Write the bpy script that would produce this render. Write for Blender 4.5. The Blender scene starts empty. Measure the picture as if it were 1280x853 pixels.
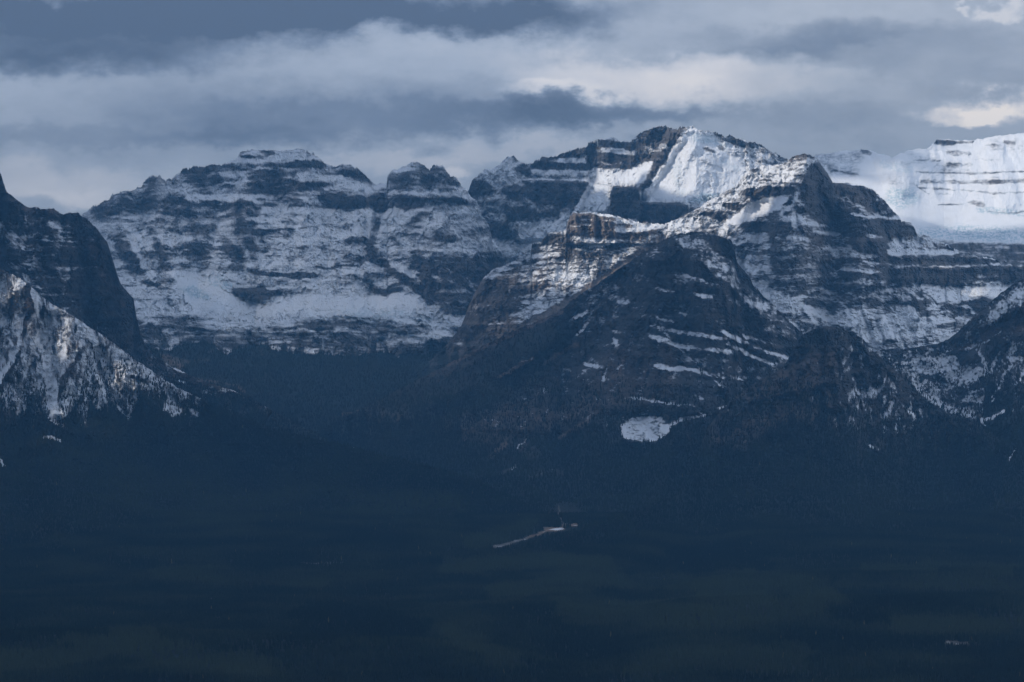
import bpy, math
import numpy as np

# ------------------------------------------------------------------ camera
F = 3630.0            # focal length in photo pixels (20 degree lens)
HY = 437.0            # photo row of the level horizon
CAMZ = 600.0          # metres above the valley floor
sc = bpy.context.scene
cam_d = bpy.data.cameras.new('camera')
cam = bpy.data.objects.new('camera', cam_d)
sc.collection.objects.link(cam)
cam.location = (0, 0, CAMZ)
cam.rotation_euler = (math.radians(90), 0, 0)
cam_d.sensor_width = 36.0
cam_d.lens = 36.0 * F / 1280.0
cam_d.shift_y = (HY - 426.5) / 1280.0
cam_d.clip_start = 5.0
cam_d.clip_end = 200000.0
sc.camera = cam

# ------------------------------------------------------------------ exposure
sc.view_settings.view_transform = 'Standard'
sc.view_settings.look = 'None'
sc.view_settings.gamma = 1.0
sc.view_settings.use_curve_mapping = False
sc.view_settings.exposure = 0.0
sc.render.engine = 'CYCLES'
try:
    sc.cycles.use_denoising = True
    sc.cycles.denoiser = 'OPENIMAGEDENOISE'
except Exception:
    pass
sc.cycles.max_bounces = 5
sc.cycles.diffuse_bounces = 2
sc.cycles.volume_bounces = 1
sc.cycles.transparent_max_bounces = 12
sc.cycles.use_adaptive_sampling = False

# ------------------------------------------------------------------ sun and sky
SUN_EL = math.radians(37)
SUN_AZ = math.radians(-104)          # measured from +Y towards +X: left and a little behind the camera
S = np.array([math.sin(SUN_AZ) * math.cos(SUN_EL), math.cos(SUN_AZ) * math.cos(SUN_EL), math.sin(SUN_EL)])
sun_d = bpy.data.lights.new('sun', 'SUN')
sun_d.energy = 4.8
sun_d.angle = math.radians(0.5)
sun_d.color = (1.0, 0.90, 0.79)
sun = bpy.data.objects.new('sun', sun_d)
sc.collection.objects.link(sun)
from mathutils import Vector
sun.rotation_euler = Vector(S.tolist()).to_track_quat('Z', 'Y').to_euler()
sun.location = (-3000, -2000, 9000)

SKY_STRENGTH = 0.1
HAZE_DENSITY = 4.8e-5
HAZE_COLOR = (0.078, 0.212, 0.370, 1)
# gaps cut in the unseen cloud deck to place the sun patches: photo x, y and distance of the spot they light, radius along x, strength, radius along y
GAPS = [
    ('D', 985, 212, 330, 1, 330), ('D', 925, 240, 300, 1, 330), ('D', 945, 262, 280, 1, 280), ('D', 690, 375, 180, .9, 240), ('D', 640, 398, 150, .8, 200), ('D', 1000, 225, 200, .7, 220), ('D', 905, 285, 160, .9, 180), ('D', 870, 272, 260, 1, 300), ('D', 820, 290, 230, 1, 300), ('D', 760, 290, 260, 1, 330), ('D', 715, 300, 260, 1, 330), ('D', 700, 345, 240, 1, 300),
    ('D', 655, 350, 230, .9, 280), ('D', 660, 385, 180, .9, 240), ('D', 615, 360, 200, .7, 260), ('D', 600, 385, 140, .5, 200), ('D', 740, 345, 150, .9, 200),
    ('D', 1150, 320, 420, .42, 420), ('D', 980, 335, 320, .45, 300), ('J', 250, 470, 1200, .52, 1300), ('J', 420, 480, 1200, .56, 1500), ('J', 500, 540, 900, .54, 1300), ('E', 650, 590, 550, .52, 800), ('C', 330, 330, 1500, .50, 1400), ('C', 480, 300, 900, .45, 1200), ('D', 1110, 400, 500, .25, 420),
    ('B', 860, 190, 500, 1, 500), ('B', 940, 195, 400, 1, 450), ('B', 850, 235, 420, 1, 420), ('B', 800, 225, 260, .8, 350), ('B', 900, 220, 450, 1, 450), ('B', 745, 225, 320, 1, 340), ('B', 785, 225, 260, 1, 300), ('B', 735, 255, 260, .95, 280), ('B', 745, 190, 260, .6, 300),
    ('A', 1240, 195, 900, .85, 800), ('A', 1240, 250, 900, .85, 800), ('A', 1175, 220, 420, .8, 700), ('A', 1170, 270, 420, .8, 600), ('A', 1080, 220, 450, .35, 700), ('A', 1380, 220, 900, .85, 900),
    ('I', 30, 390, 420, .32, 420), ('I', 90, 450, 420, .3, 380),
    ('I', 12, 365, 285, .75, 360), ('I', 35, 400, 195, .75, 240), ('I', 20, 445, 165, .75, 210), ('I', 97, 435, 135, .75, 165), ('I', 92, 400, 120, .75, 135), ('I', 155, 462, 165, .75, 150), ('I', 72, 480, 120, .75, 180), ('I', 68, 555, 165, .75, 225), ('I', 3, 540, 165, .75, 225), ('I', 155, 535, 120, .75, 165),
]
world = bpy.data.worlds.new('World')
sc.world = world
world.use_nodes = True
NT = world.node_tree
NT.nodes.clear()


class NB:
    """tiny node-graph helper"""
    def __init__(s, nt): s.nt = nt
    def n(s, t, **k):
        o = s.nt.nodes.new(t)
        for a, b in k.items(): setattr(o, a, b)
        return o
    def put(s, sock, v):
        if isinstance(v, bpy.types.NodeSocket): s.nt.links.new(v, sock)
        else: sock.default_value = v
    def m(s, op, a, b=0.0, c=None, clamp=False):
        o = s.n('ShaderNodeMath', operation=op, use_clamp=clamp)
        s.put(o.inputs[0], a); s.put(o.inputs[1], b)
        if c is not None: s.put(o.inputs[2], c)
        return o.outputs[0]
    def noise(s, vec, scale, detail=4, rough=0.5, dist=0.0):
        o = s.n('ShaderNodeTexNoise')
        s.put(o.inputs['Vector'], vec); o.inputs['Scale'].default_value = scale
        o.inputs['Detail'].default_value = detail; o.inputs['Roughness'].default_value = rough
        o.inputs['Distortion'].default_value = dist
        return o.outputs['Fac']
    def mapping(s, vec, scale):
        o = s.n('ShaderNodeMapping'); s.put(o.inputs['Vector'], vec)
        o.inputs['Scale'].default_value = scale
        return o.outputs[0]
    def ramp(s, v, lo, hi, a=0.0, b=1.0, smooth=True):
        o = s.n('ShaderNodeMapRange')
        o.interpolation_type = 'SMOOTHSTEP' if smooth else 'LINEAR'
        s.put(o.inputs[0], v); o.inputs[1].default_value = lo; o.inputs[2].default_value = hi
        o.inputs[3].default_value = a; o.inputs[4].default_value = b
        return o.outputs[0]
    def mix(s, f, a, b):
        o = s.n('ShaderNodeMix', data_type='RGBA')
        s.put(o.inputs[0], f)
        for sock, v in ((o.inputs[6], a), (o.inputs[7], b)):
            if isinstance(v, tuple) and len(v) == 3: v = v + (1,)
            s.put(sock, v)
        return o.outputs[2]
    def attr(s, name):
        return s.n('ShaderNodeAttribute', attribute_name=name).outputs['Fac']


W = NB(NT)
tc = W.n('ShaderNodeTexCoord').outputs['Generated']
sep = W.n('ShaderNodeSeparateXYZ'); W.put(sep.inputs[0], tc)
dx, dy, dz = sep.outputs
az = W.m('MULTIPLY', W.m('ARCTAN2', dx, dy), F)          # angle east of the view direction
el = W.m('MULTIPLY', W.m('ARCSINE', dz), F)              # angle above the horizon
vs = W.mapping(tc, (1, 1, 2.0))
w1 = W.m('SUBTRACT', W.noise(vs, 22, 5, 0.55), 0.5)
vs2 = W.mapping(tc, (1.3, 1, 3.2))
w2 = W.m('SUBTRACT', W.noise(vs2, 27, 5, 0.55), 0.5)
w3 = W.m('SUBTRACT', W.noise(W.mapping(tc, (1, 1.1, 1.6)), 75, 6, 0.62), 0.5)
w4 = W.m('SUBTRACT', W.noise(W.mapping(tc, (1.2, 1, 1.7)), 85, 6, 0.62), 0.5)
azw = W.m('ADD', W.m('ADD', az, W.m('MULTIPLY', w1, 190)), W.m('MULTIPLY', w3, 70))
elw = W.m('ADD', W.m('ADD', el, W.m('MULTIPLY', w2, 70)), W.m('MULTIPLY', w4, 45))
# clouds of the deck: (photo x, y of the centre, half width, half height, brighter / darker)
BLOBS = [
    (335, 168, 100, 17, -.15), (60, 40, 330, 46, -.40), (330, 15, 330, 26, -.36), (560, 12, 260, 26, -.22), (100, 80, 150, 16, -.12),
    (330, 78, 110, 18, .08), (560, 62, 190, 20, .05), (30, 122, 90, 18, .07), (150, 132, 130, 14, -.03), (300, 125, 200, 18, -.07),
    (620, 118, 200, 22, -.09), (480, 150, 260, 20, -.20), (730, 140, 120, 16, -.22), (640, 150, 110, 12, -.06), (120, 172, 190, 14, -.12),
    (60, 232, 150, 24, .18), (100, 248, 70, 10, .12), (500, 197, 110, 11, .15), (650, 185, 110, 12, .13), (583, 216, 24, 10, .3),
    (780, 95, 130, 24, .30), (690, 112, 60, 10, .26), (850, 120, 110, 14, .16), (940, 100, 140, 12, .10), (680, 30, 90, 22, -.16), (850, 22, 130, 20, .10),
    (985, 42, 130, 18, -.14), (930, 66, 80, 9, -.10), (1150, 62, 160, 24, -.10), (1240, 100, 120, 16, -.08), (1150, 18, 90, 10, .03), (1200, 8, 9, 4, .2), (1245, 18, 26, 8, .22),
    (1010, 150, 170, 22, -.10), (900, 165, 120, 10, .02), (1245, 138, 52, 15, .5), (1205, 147, 46, 9, .30), (1290, 135, 60, 18, .2),
    (1120, 178, 140, 10, .0),
]
dens = None
for (bx, by, rx, ry, dv) in BLOBS:
    ca = math.atan((bx - 640) / F) * F
    ce = math.atan((HY - by) / F) * F
    a = W.m('MULTIPLY', W.m('SUBTRACT', azw, ca), 1 / rx)
    b = W.m('MULTIPLY', W.m('SUBTRACT', elw, ce), 1 / ry)
    r2 = W.m('MULTIPLY_ADD', a, a, W.m('MULTIPLY', b, b))
    g = W.m('MULTIPLY', W.m('EXPONENT', W.m('MULTIPLY', W.m('POWER', r2, 1.6), -0.7)), dv)
    dens = g if dens is None else W.m('ADD', dens, g)
n_big = W.m('SUBTRACT', W.noise(W.mapping(tc, (1, 1, 3.2)), 16, 6, 0.55, 0.4), 0.5)
n_fine = W.m('SUBTRACT', W.noise(W.mapping(tc, (1, 1, 1.9)), 60, 7, 0.62, 0.3), 0.5)
lum = W.m('ADD', 0.455, dens)
lum = W.m('ADD', lum, W.m('MULTIPLY', n_big, 0.19))
lum = W.m('ADD', lum, W.m('MULTIPLY', n_fine, 0.14))
cr = W.n('ShaderNodeValToRGB'); W.put(cr.inputs[0], lum)
els = cr.color_ramp.elements
els[0].position = 0.0; els[0].color = (0.075, 0.105, 0.165, 1)
els[1].position = 1.0; els[1].color = (0.76, 0.73, 0.72, 1)
e = els.new(0.25); e.color = (0.165, 0.210, 0.295, 1)
e = els.new(0.5); e.color = (0.330, 0.380, 0.470, 1)
e = els.new(0.75); e.color = (0.540, 0.555, 0.610, 1)
lm = W.n('ShaderNodeMix', data_type='RGBA', blend_type='MULTIPLY')
W.put(lm.inputs[0], W.ramp(azw, -150, 450, 0, 1)); W.put(lm.inputs[6], cr.outputs[0]); lm.inputs[7].default_value = (1.06, 1.02, .97, 1)
cloud_col = W.n('ShaderNodeVectorMath', operation='SCALE')
# sky brightened overhead and behind the camera, out of view, to light the snow
up = W.ramp(dz, 0.16, 0.75, 0.0, 1.0)
bk = W.ramp(dy, 0.55, -0.6, 0.0, 1.0)
W.put(cloud_col.inputs[0], lm.outputs[2])
W.put(cloud_col.inputs[3], W.m('MULTIPLY', W.m('ADD', W.m('MULTIPLY', up, .8), W.m('MULTIPLY_ADD', bk, .9, 1.0)), 2.02 / SKY_STRENGTH))
sky = W.n('ShaderNodeTexSky', sky_type='NISHITA')
sky.sun_disc = False
sky.sun_elevation = SUN_EL
sky.sun_rotation = SUN_AZ
sky.altitude = 2000
sky_mix = W.mix(0.93, sky.outputs[0], cloud_col.outputs[0])
bg = W.n('ShaderNodeBackground')
W.put(bg.inputs[0], sky_mix); bg.inputs[1].default_value = SKY_STRENGTH
wo = W.n('ShaderNodeOutputWorld'); W.put(wo.inputs[0], bg.outputs[0])

# ------------------------------------------------------------------ numpy noise
f4 = np.float32


def perlin(x, y, seed):
    x = np.asarray(x, f4); y = np.asarray(y, f4)
    x, y = np.broadcast_arrays(x, y)
    rng = np.random.RandomState(seed)
    perm = rng.permutation(512).astype(np.int32); perm = np.concatenate([perm, perm])
    ang = rng.rand(512) * 2 * np.pi
    gx = np.cos(ang).astype(f4); gy = np.sin(ang).astype(f4)
    xi = np.floor(x).astype(np.int32); yi = np.floor(y).astype(np.int32)
    xf = (x - xi).astype(f4); yf = (y - yi).astype(f4)
    u = xf * xf * xf * (xf * (xf * 6 - 15) + 10); v = yf * yf * yf * (yf * (yf * 6 - 15) + 10)
    X0 = xi & 511; X1 = (xi + 1) & 511; Y0 = yi & 511; Y1 = (yi + 1) & 511
    def g(X, Y, a, b):
        h = perm[perm[X] + Y]
        return gx[h] * a + gy[h] * b
    n00 = g(X0, Y0, xf, yf); n10 = g(X1, Y0, xf - 1, yf)
    n01 = g(X0, Y1, xf, yf - 1); n11 = g(X1, Y1, xf - 1, yf - 1)
    return ((n00 * (1 - u) + n10 * u) * (1 - v) + (n01 * (1 - u) + n11 * u) * v) * 1.5


def fbm(x, y, seed, octaves=4, gain=0.5, ridged=False):
    r = 0; a = 1.0; t = 0
    for o in range(octaves):
        n = perlin(x * (2.0 ** o) + 17.3 * o, y * (2.0 ** o) - 9.1 * o, seed + o)
        if ridged: n = 1 - 2 * np.abs(n)
        r = r + a * n; t += a; a *= gain
    return r / t


def sm(a, b, x):
    t = np.clip((x - a) / (b - a), 0, 1)
    return t * t * (3 - 2 * t)


def seg_dist(x, y, pts, closed=False):
    d = np.full(x.shape, 1e9, f4)
    n = len(pts)
    for i in range(n if closed else n - 1):
        ax, ay = pts[i]; bx, by = pts[(i + 1) % n]
        ex, ey = bx - ax, by - ay
        L = ex * ex + ey * ey + 1e-9
        t = np.clip(((x - ax) * ex + (y - ay) * ey) / L, 0, 1)
        d = np.minimum(d, (x - ax - t * ex) ** 2 + (y - ay - t * ey) ** 2)
    return np.sqrt(d)


def blur(a, r, axis):
    # box blur with clamped ends
    a = np.moveaxis(a, axis, 0)
    n = a.shape[0]
    p = np.concatenate([np.repeat(a[:1], r + 1, 0), a, np.repeat(a[-1:], r, 0)], 0).astype(np.float64)
    cs = np.cumsum(p, 0)
    o = (cs[2 * r + 1:2 * r + 1 + n] - cs[:n]) / (2 * r + 1)
    return np.moveaxis(o.astype(f4), 0, axis)


def inside(x, y, pts):
    r = np.zeros(x.shape, bool); n = len(pts)
    for i in range(n):
        ax, ay = pts[i]; bx, by = pts[(i + 1) % n]
        if ay == by: continue
        c = ((ay > y) != (by > y)) & (x < (bx - ax) * (y - ay) / (by - ay) + ax)
        r ^= c
    return r


def paint(x, y, marks):
    """marks: ('L', value, half_width, points) bands, ('P', value, softness, points) areas"""
    out = np.zeros(x.shape, f4)
    for kind, val, w, pts in marks:
        xs = [p[0] for p in pts]; ys = [p[1] for p in pts]; mg = w * 2.2 + 2
        msk = (x > min(xs) - mg) & (x < max(xs) + mg) & (y > min(ys) - mg) & (y < max(ys) + mg)
        if not msk.any(): continue
        xx = x[msk]; yy = y[msk]
        if kind == 'L':
            out[msk] += val * (1 - sm(w * 0.55, w * 1.45, seg_dist(xx, yy, pts)))
        else:
            d = seg_dist(xx, yy, pts, True)
            d = np.where(inside(xx, yy, pts), d, -d)
            out[msk] += val * sm(-w, w, d)
    return out


MARK = .80
WEB = .35


def line(px, pts):
    return np.interp(px, [p[0] for p in pts], [p[1] for p in pts]).astype(f4)


# ------------------------------------------------------------------ materials
def rock_material(name, rock_a, rock_b, warm, forest_col, bump=1.0, soft=1.0):
    m = bpy.data.materials.new(name); m.use_nodes = True
    nt = m.node_tree; nt.nodes.clear(); N = NB(nt)
    pos = N.n('ShaderNodeTexCoord').outputs['Object']
    st = N.mapping(pos, (0.004, 0.004, 0.055))
    n1 = N.noise(st, 1.0, 5, 0.65, 0.3)
    n2 = N.noise(pos, 0.03, 6, 0.6)
    n3 = N.noise(N.mapping(pos, (0.06, 0.06, 0.14)), 1.0, 4, 0.65)
    rock = N.mix(N.ramp(n1, 0.35, 0.68), rock_a, rock_b)
    rock = N.mix(N.m('MULTIPLY', N.ramp(n2, 0.35, 0.75), 0.5), rock, tuple(c * 0.55 for c in rock_a))
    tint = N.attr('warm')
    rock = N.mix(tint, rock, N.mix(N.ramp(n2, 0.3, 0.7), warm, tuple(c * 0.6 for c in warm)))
    s = N.m('ADD', N.attr('snow'), N.m('MULTIPLY', N.m('SUBTRACT', n3, 0.5), 0.7))
    sf = N.ramp(s, -0.34 * soft, 0.42 * soft)
    snow = N.mix(N.attr('ice'), (0.80, 0.83, 0.87), (0.36, 0.50, 0.58))
    dirt = N.noise(pos, 0.012, 5, 0.6)
    snow = N.mix(N.m('MULTIPLY', N.ramp(dirt, 0.45, 0.8), 0.22), snow, (0.5, 0.5, 0.5))
    fo = N.attr('forest')
    fcol = N.mix(N.ramp(n2, 0.3, 0.7), forest_col, tuple(c * 0.6 for c in forest_col))
    base = N.mix(fo, rock, fcol)
    col = N.mix(sf, base, snow)
    b = N.n('ShaderNodeBsdfPrincipled')
    N.put(b.inputs['Base Color'], col); b.inputs['Roughness'].default_value = 0.9
    b.inputs['Specular IOR Level'].default_value = 0.15
    bp = N.n('ShaderNodeBump'); bp.inputs['Strength'].default_value = 0.45 * bump
    bp.inputs['Distance'].default_value = 9.0
    h = N.m('ADD', N.m('MULTIPLY', n3, N.ramp(sf, 0.2, 1.0, 1.0, 0.05)), N.m('MULTIPLY', n2, N.ramp(sf, 0.2, 1.0, .5, .2)))
    N.put(bp.inputs['Height'], h)
    N.put(b.inputs['Normal'], bp.outputs[0])
    o = N.n('ShaderNodeOutputMaterial'); N.put(o.inputs[0], b.outputs[0])
    return m


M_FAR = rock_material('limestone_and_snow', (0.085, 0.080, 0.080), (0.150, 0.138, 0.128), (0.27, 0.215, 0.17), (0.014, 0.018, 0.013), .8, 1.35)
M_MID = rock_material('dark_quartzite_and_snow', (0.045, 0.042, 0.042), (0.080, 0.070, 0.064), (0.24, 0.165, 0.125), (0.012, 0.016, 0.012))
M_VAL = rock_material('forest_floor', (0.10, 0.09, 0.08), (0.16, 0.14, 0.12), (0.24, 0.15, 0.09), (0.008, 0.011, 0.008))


def build_mesh(name, X, Y, Z, attrs, mat):
    R, Cn = X.shape
    co = np.stack([X, Y, Z], -1).reshape(-1, 3).astype(f4)
    idx = np.arange(R * Cn, dtype=np.int32).reshape(R, Cn)
    q = np.stack([idx[:-1, :-1], idx[1:, :-1], idx[1:, 1:], idx[:-1, 1:]], -1).reshape(-1, 4)
    me = bpy.data.meshes.new(name)
    me.vertices.add(len(co)); me.vertices.foreach_set('co', co.ravel())
    me.loops.add(q.size); me.loops.foreach_set('vertex_index', q.ravel())
    me.polygons.add(len(q)); me.polygons.foreach_set('loop_start', np.arange(0, q.size, 4, dtype=np.int32))
    me.polygons.foreach_set('use_smooth', np.ones(len(q), bool))
    me.update(calc_edges=True)
    for k, v in attrs.items():
        a = me.attributes.new(k, 'FLOAT', 'POINT')
        a.data.foreach_set('value', np.ascontiguousarray(v, dtype=f4).ravel())
    me.materials.append(mat)
    ob = bpy.data.objects.new(name, me)
    sc.collection.objects.link(ob)
    return ob


TREES = []        # (positions, heights) gathered from every slope
rng = np.random.RandomState(7)


def scatter(X, Y, Z, forest, per_tree, hmin, hmax, vis=None):
    ux = np.stack([X[1:, 1:] - X[1:, :-1], Y[1:, 1:] - Y[1:, :-1]], -1)
    vx = np.stack([X[1:, 1:] - X[:-1, 1:], Y[1:, 1:] - Y[:-1, 1:]], -1)
    area = np.abs(ux[..., 0] * vx[..., 1] - ux[..., 1] * vx[..., 0])
    w = area * np.clip(forest[1:, 1:], 0, 1)
    if vis is not None: w = w * vis[1:, 1:]
    n = int(w.sum() / per_tree)
    if n < 1: return
    cs = np.cumsum(w.ravel().astype(np.float64)); cs /= cs[-1]
    k = np.searchsorted(cs, rng.rand(n))
    k = np.minimum(k, w.size - 1)
    i, j = np.unravel_index(k, w.shape)
    a = rng.rand(n).astype(f4); b = rng.rand(n).astype(f4)
    def L(A): return (A[i, j] * (1 - a) + A[i, j + 1] * a) * (1 - b) + (A[i + 1, j] * (1 - a) + A[i + 1, j + 1] * a) * b
    P = np.stack([L(X), L(Y), L(Z)], -1)
    cl = 0.5 + 0.9 * fbm(P[:, 0] / 260, P[:, 1] / 260, 900, 4)
    h = hmin + (hmax - hmin) * np.clip(0.6 * rng.rand(n) + 0.4 * cl, 0, 1)
    TREES.append((P, h.astype(f4), cl.astype(f4)))


SURF = {}


def layer(key, name, label, top, bot, dtop, dbot, px0, px1, step, mat, seed,
          base=0.0, wb=.5, ws=.35, wk=.35, wv=.1, wf=.15, lam=5.0, tilt=0.0,
          marks=(), smooth=(), relief=(), warm=(), ice=(), forest=(), forest_y=None,
          prof=(1, 1), clo=.2, chi=1.8, amp1=60., amp2=9., jag=1.0, warp=2.0, gully=22., tree=None,
          vgrad=None, aspect=.16, gul=.20, streak=(2.5, 0), back=(14, 60., .8), dz=None):
    px = np.arange(px0, px1 + step, step).astype(f4)
    T = line(px, top); B = line(px, bot)
    Ts = blur(T, int(9 / step), 0)
    T = T + 1.35 * jag * (fbm(px / 10, px * 0 + seed, seed + 50, 5, .7) * 3.0 + np.abs(perlin(px / 2.6, px * 0 + 3, seed + 55)) * 2.0 + np.round(1.6 * perlin(px / 7, px * 0 + 5, seed + 57)) * .8 * (perlin(px / 25, px * 0, seed + 56) > -.1))
    n = int(max(B - T) / step) + 2
    t = np.linspace(0, 1, n).astype(f4)[:, None]
    PX = np.broadcast_to(px[None], (n, len(px))).astype(f4)
    PY = T[None] + t * (B - T)[None]
    wxx = fbm(PX / 14, PY / 14, seed + 1, 5, .7) * warp * 3.2
    wyy = fbm(PX / 14, PY / 9, seed + 2, 5, .7) * warp * 2.0
    wx = PX + wxx; wy = PY + wyy
    rl0 = fbm((PX + 2 * wxx) / gully, PY / (gully * 2.4), seed + 20, 6, .58, True)
    rl0 = (rl0 - rl0.mean()) / rl0.std()
    rl1 = fbm((PX + 1.5 * wxx + .35 * PY) / 11, PY / 24, seed + 23, 4, .6, True)
    rl1 = (rl1 - rl1.mean()) / rl1.std()
    side_shade = np.gradient(blur(rl0 + .6 * rl1, 1, 1), axis=1); side_shade = np.clip(side_shade / side_shade.std(), -2, 2)
    yy = PY + tilt * PX + 5 * fbm(PX / 90, PY / 60, seed + 3, 3) + 1.6 * rl0
    bm = np.clip(.95 - 1.3 * gul + 1.2 * fbm(PX / 48, PY / 34, seed + 24, 3), .08, 1.4)
    big = fbm(PX / 60, PY / 30, seed + 4, 5, .55) * 1.6
    st = perlin(PX / 130, yy / lam, seed + 10) + .6 * perlin(PX / 60, yy / (lam * .45), seed + 11)
    sk = fbm(PX / 16, yy / 2.4, seed + 12, 3, .6) * 1.6
    vt = fbm((PX + 3 * wxx) / 3.2, PY / 22, seed + 13, 3, .6) * 1.6
    fi = fbm(PX / 3.0, PY / 2.0, seed + 14, 2, .8) * 1.9 + fbm(PX / 8, PY / 4.2, seed + 15, 2, .7) * .9
    web = np.maximum(fbm((PX + .75 * PY + wxx) / 15, PY / 17, seed + 16, 4, .65, True), fbm((PX - .75 * PY - wxx) / 15, PY / 17, seed + 17, 4, .65, True)) - .45
    mk = MARK * paint(wx, wy, marks) * np.clip(.95 + 1.1 * fbm(PX / 16, PY / 9, seed + 25, 4, .6) + .5 * fi * .3, .2, 1.45)
    mk = np.where(np.abs(mk) > .5, np.sign(mk) * (.5 + (np.abs(mk) - .5) * .45), mk)
    sg = np.clip(paint(wx, wy, smooth), 0, 1)
    bs = base if vgrad is None else np.interp(t[:, 0], [v[0] for v in vgrad], [v[1] for v in vgrad])[:, None].astype(f4)
    calm = 1 - .85 * sg
    low = bs + (wb * big + ws * st) * calm + mk
    fs = perlin(PX / 42, yy / 1.9, seed + 18) + .8 * perlin(PX / 70, yy / 3.3, seed + 19)
    s = low + (1.15 * wk * sk * bm + .8 * ws * fs * bm - aspect * side_shade - gul * rl1 + 1.5 * wv * vt + 1.9 * wf * fi - WEB * web) * calm
    c = clo + (chi - clo) * sm(-.55, .55, low + wk * sk * .6 * calm)
    c = c * (1 - sg) + (clo * .35 + chi * .65) * sg
    g = prof[0] + (prof[1] - prof[0]) * t ** 1.5
    c = c * g
    tt = np.clip((PY - Ts[None]) / (B - Ts)[None], -.02, 1.0)
    ta = np.maximum(tt, 0)
    fpr = (prof[0] * tt + (prof[1] - prof[0]) * ta ** 2.5 / 2.5) / (prof[0] + (prof[1] - prof[0]) / 2.5)
    Dn = line(px, dtop)[None] + (line(px, dbot) - line(px, dtop))[None] * fpr
    rate = (line(px, dbot) - line(px, dtop))[None] / np.maximum(B - T, 1)[None] * (B - T)[None] / n
    cbar = blur(blur(c, int(40 / step), 0), int(40 / step), 1)
    E = np.cumsum((c - cbar) / np.maximum(cbar, .2) * rate * .9, 0)
    Ev = blur(E, int(15 / step), 0)
    Evh = blur(blur(blur(Ev, int(18 / step), 1), int(12 / step), 1), int(6 / step), 0)
    D = Dn + blur(E - Ev, 1, 1) + Evh
    rl = rl0 * amp1 * .35 + rl1 * amp2 * .5
    rl = rl + fbm(PX / 9, PY / 14, seed + 21, 4, .6) * amp2
    rl = rl * (1 - .8 * sg) + sg * fbm(PX / 22, PY / 22, seed + 22, 3) * amp1 * .14
    rl = rl + paint(PX + wxx * .5, PY + wyy * .5, relief)
    D = D - rl * sm(0, .03, t)*1.0 - rl * (1 - sm(0, .03, t)) * .6
    # wind packs the snow into continuous ledges (sideways) or chutes (downhill)
    if streak[0]: s = .55 * s + .75 * blur(s, max(1, int(streak[0] / step)), 1)
    if streak[1]: s = .45 * s + .80 * blur(s, max(1, int(streak[1] / step)), 0)
    s = s - np.clip(rl0, -1.5, 1.5) * (.05 + .6 * gul) * calm
    fo = np.zeros(D.shape, f4); ft = fo
    if forest_y is not None:
        fy = line(px, forest_y)[None]
        fl = PY - fy + fbm(PX / 14, PY / 40, seed + 30, 5, .6) * 60 + vt * 10
        fo = sm(0, 34, fl)
        ft = sm(-55, 22, fl)
    ft = fo if forest_y is None else ft
    if forest:
        fp = paint(wx, wy, forest)
        fo = np.clip(fo + fp, 0, 1); ft = np.clip(ft + fp, 0, 1)
    if forest_y is not None or forest:
        s = s - fo * 1.5
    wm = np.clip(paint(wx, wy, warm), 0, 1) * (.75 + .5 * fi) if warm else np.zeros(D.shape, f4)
    ic = np.clip(paint(wx, wy, ice), 0, 1) * np.clip(.5 + big * .4 + .7 * fi + .5 * sk, 0, 1) if ice else np.zeros(D.shape, f4)
    X = D * (PX - 640) / F; Y = D; Z = CAMZ + D * (HY - PY) / F
    SURF[key] = (PX[::4, ::4], PY[::4, ::4], D[::4, ::4])
    if tree:
        scatter(X, Y, Z, np.where(ft > .06, ft, 0), *tree)
    # far side of the crest, falling away behind it
    nb, dd, sl = back
    kk = np.arange(nb, 0, -1).astype(f4)[:, None]
    bn = fbm(PX[:1] / 20, kk / 3, seed + 40, 3) * 40
    Db = D[:1] + kk ** 1.35 * dd + bn * .3
    Zb = Z[:1] - kk ** 1.35 * dd * sl - 0 * bn
    Xb = X[:1] * Db / D[:1]
    cat = lambda a, b: np.concatenate([a, b], 0)
    rep = lambda a: np.repeat(a[:1], nb, 0)
    ob = build_mesh(name, cat(Xb, X), cat(Db, Y), cat(Zb, Z),
                    {'snow': cat(rep(s), s), 'forest': cat(rep(fo), fo), 'warm': cat(rep(wm), wm), 'ice': cat(rep(ic), ic)}, mat)
    ob['kind'] = 'structure'
    ob['label'] = label
    return ob


def pr(a): return [(a[i], a[i + 1]) for i in range(0, len(a), 2)]
def L(v, w, *a): return ('L', v, w, pr(a))
def P(v, w, *a): return ('P', v, w, pr(a))


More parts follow.
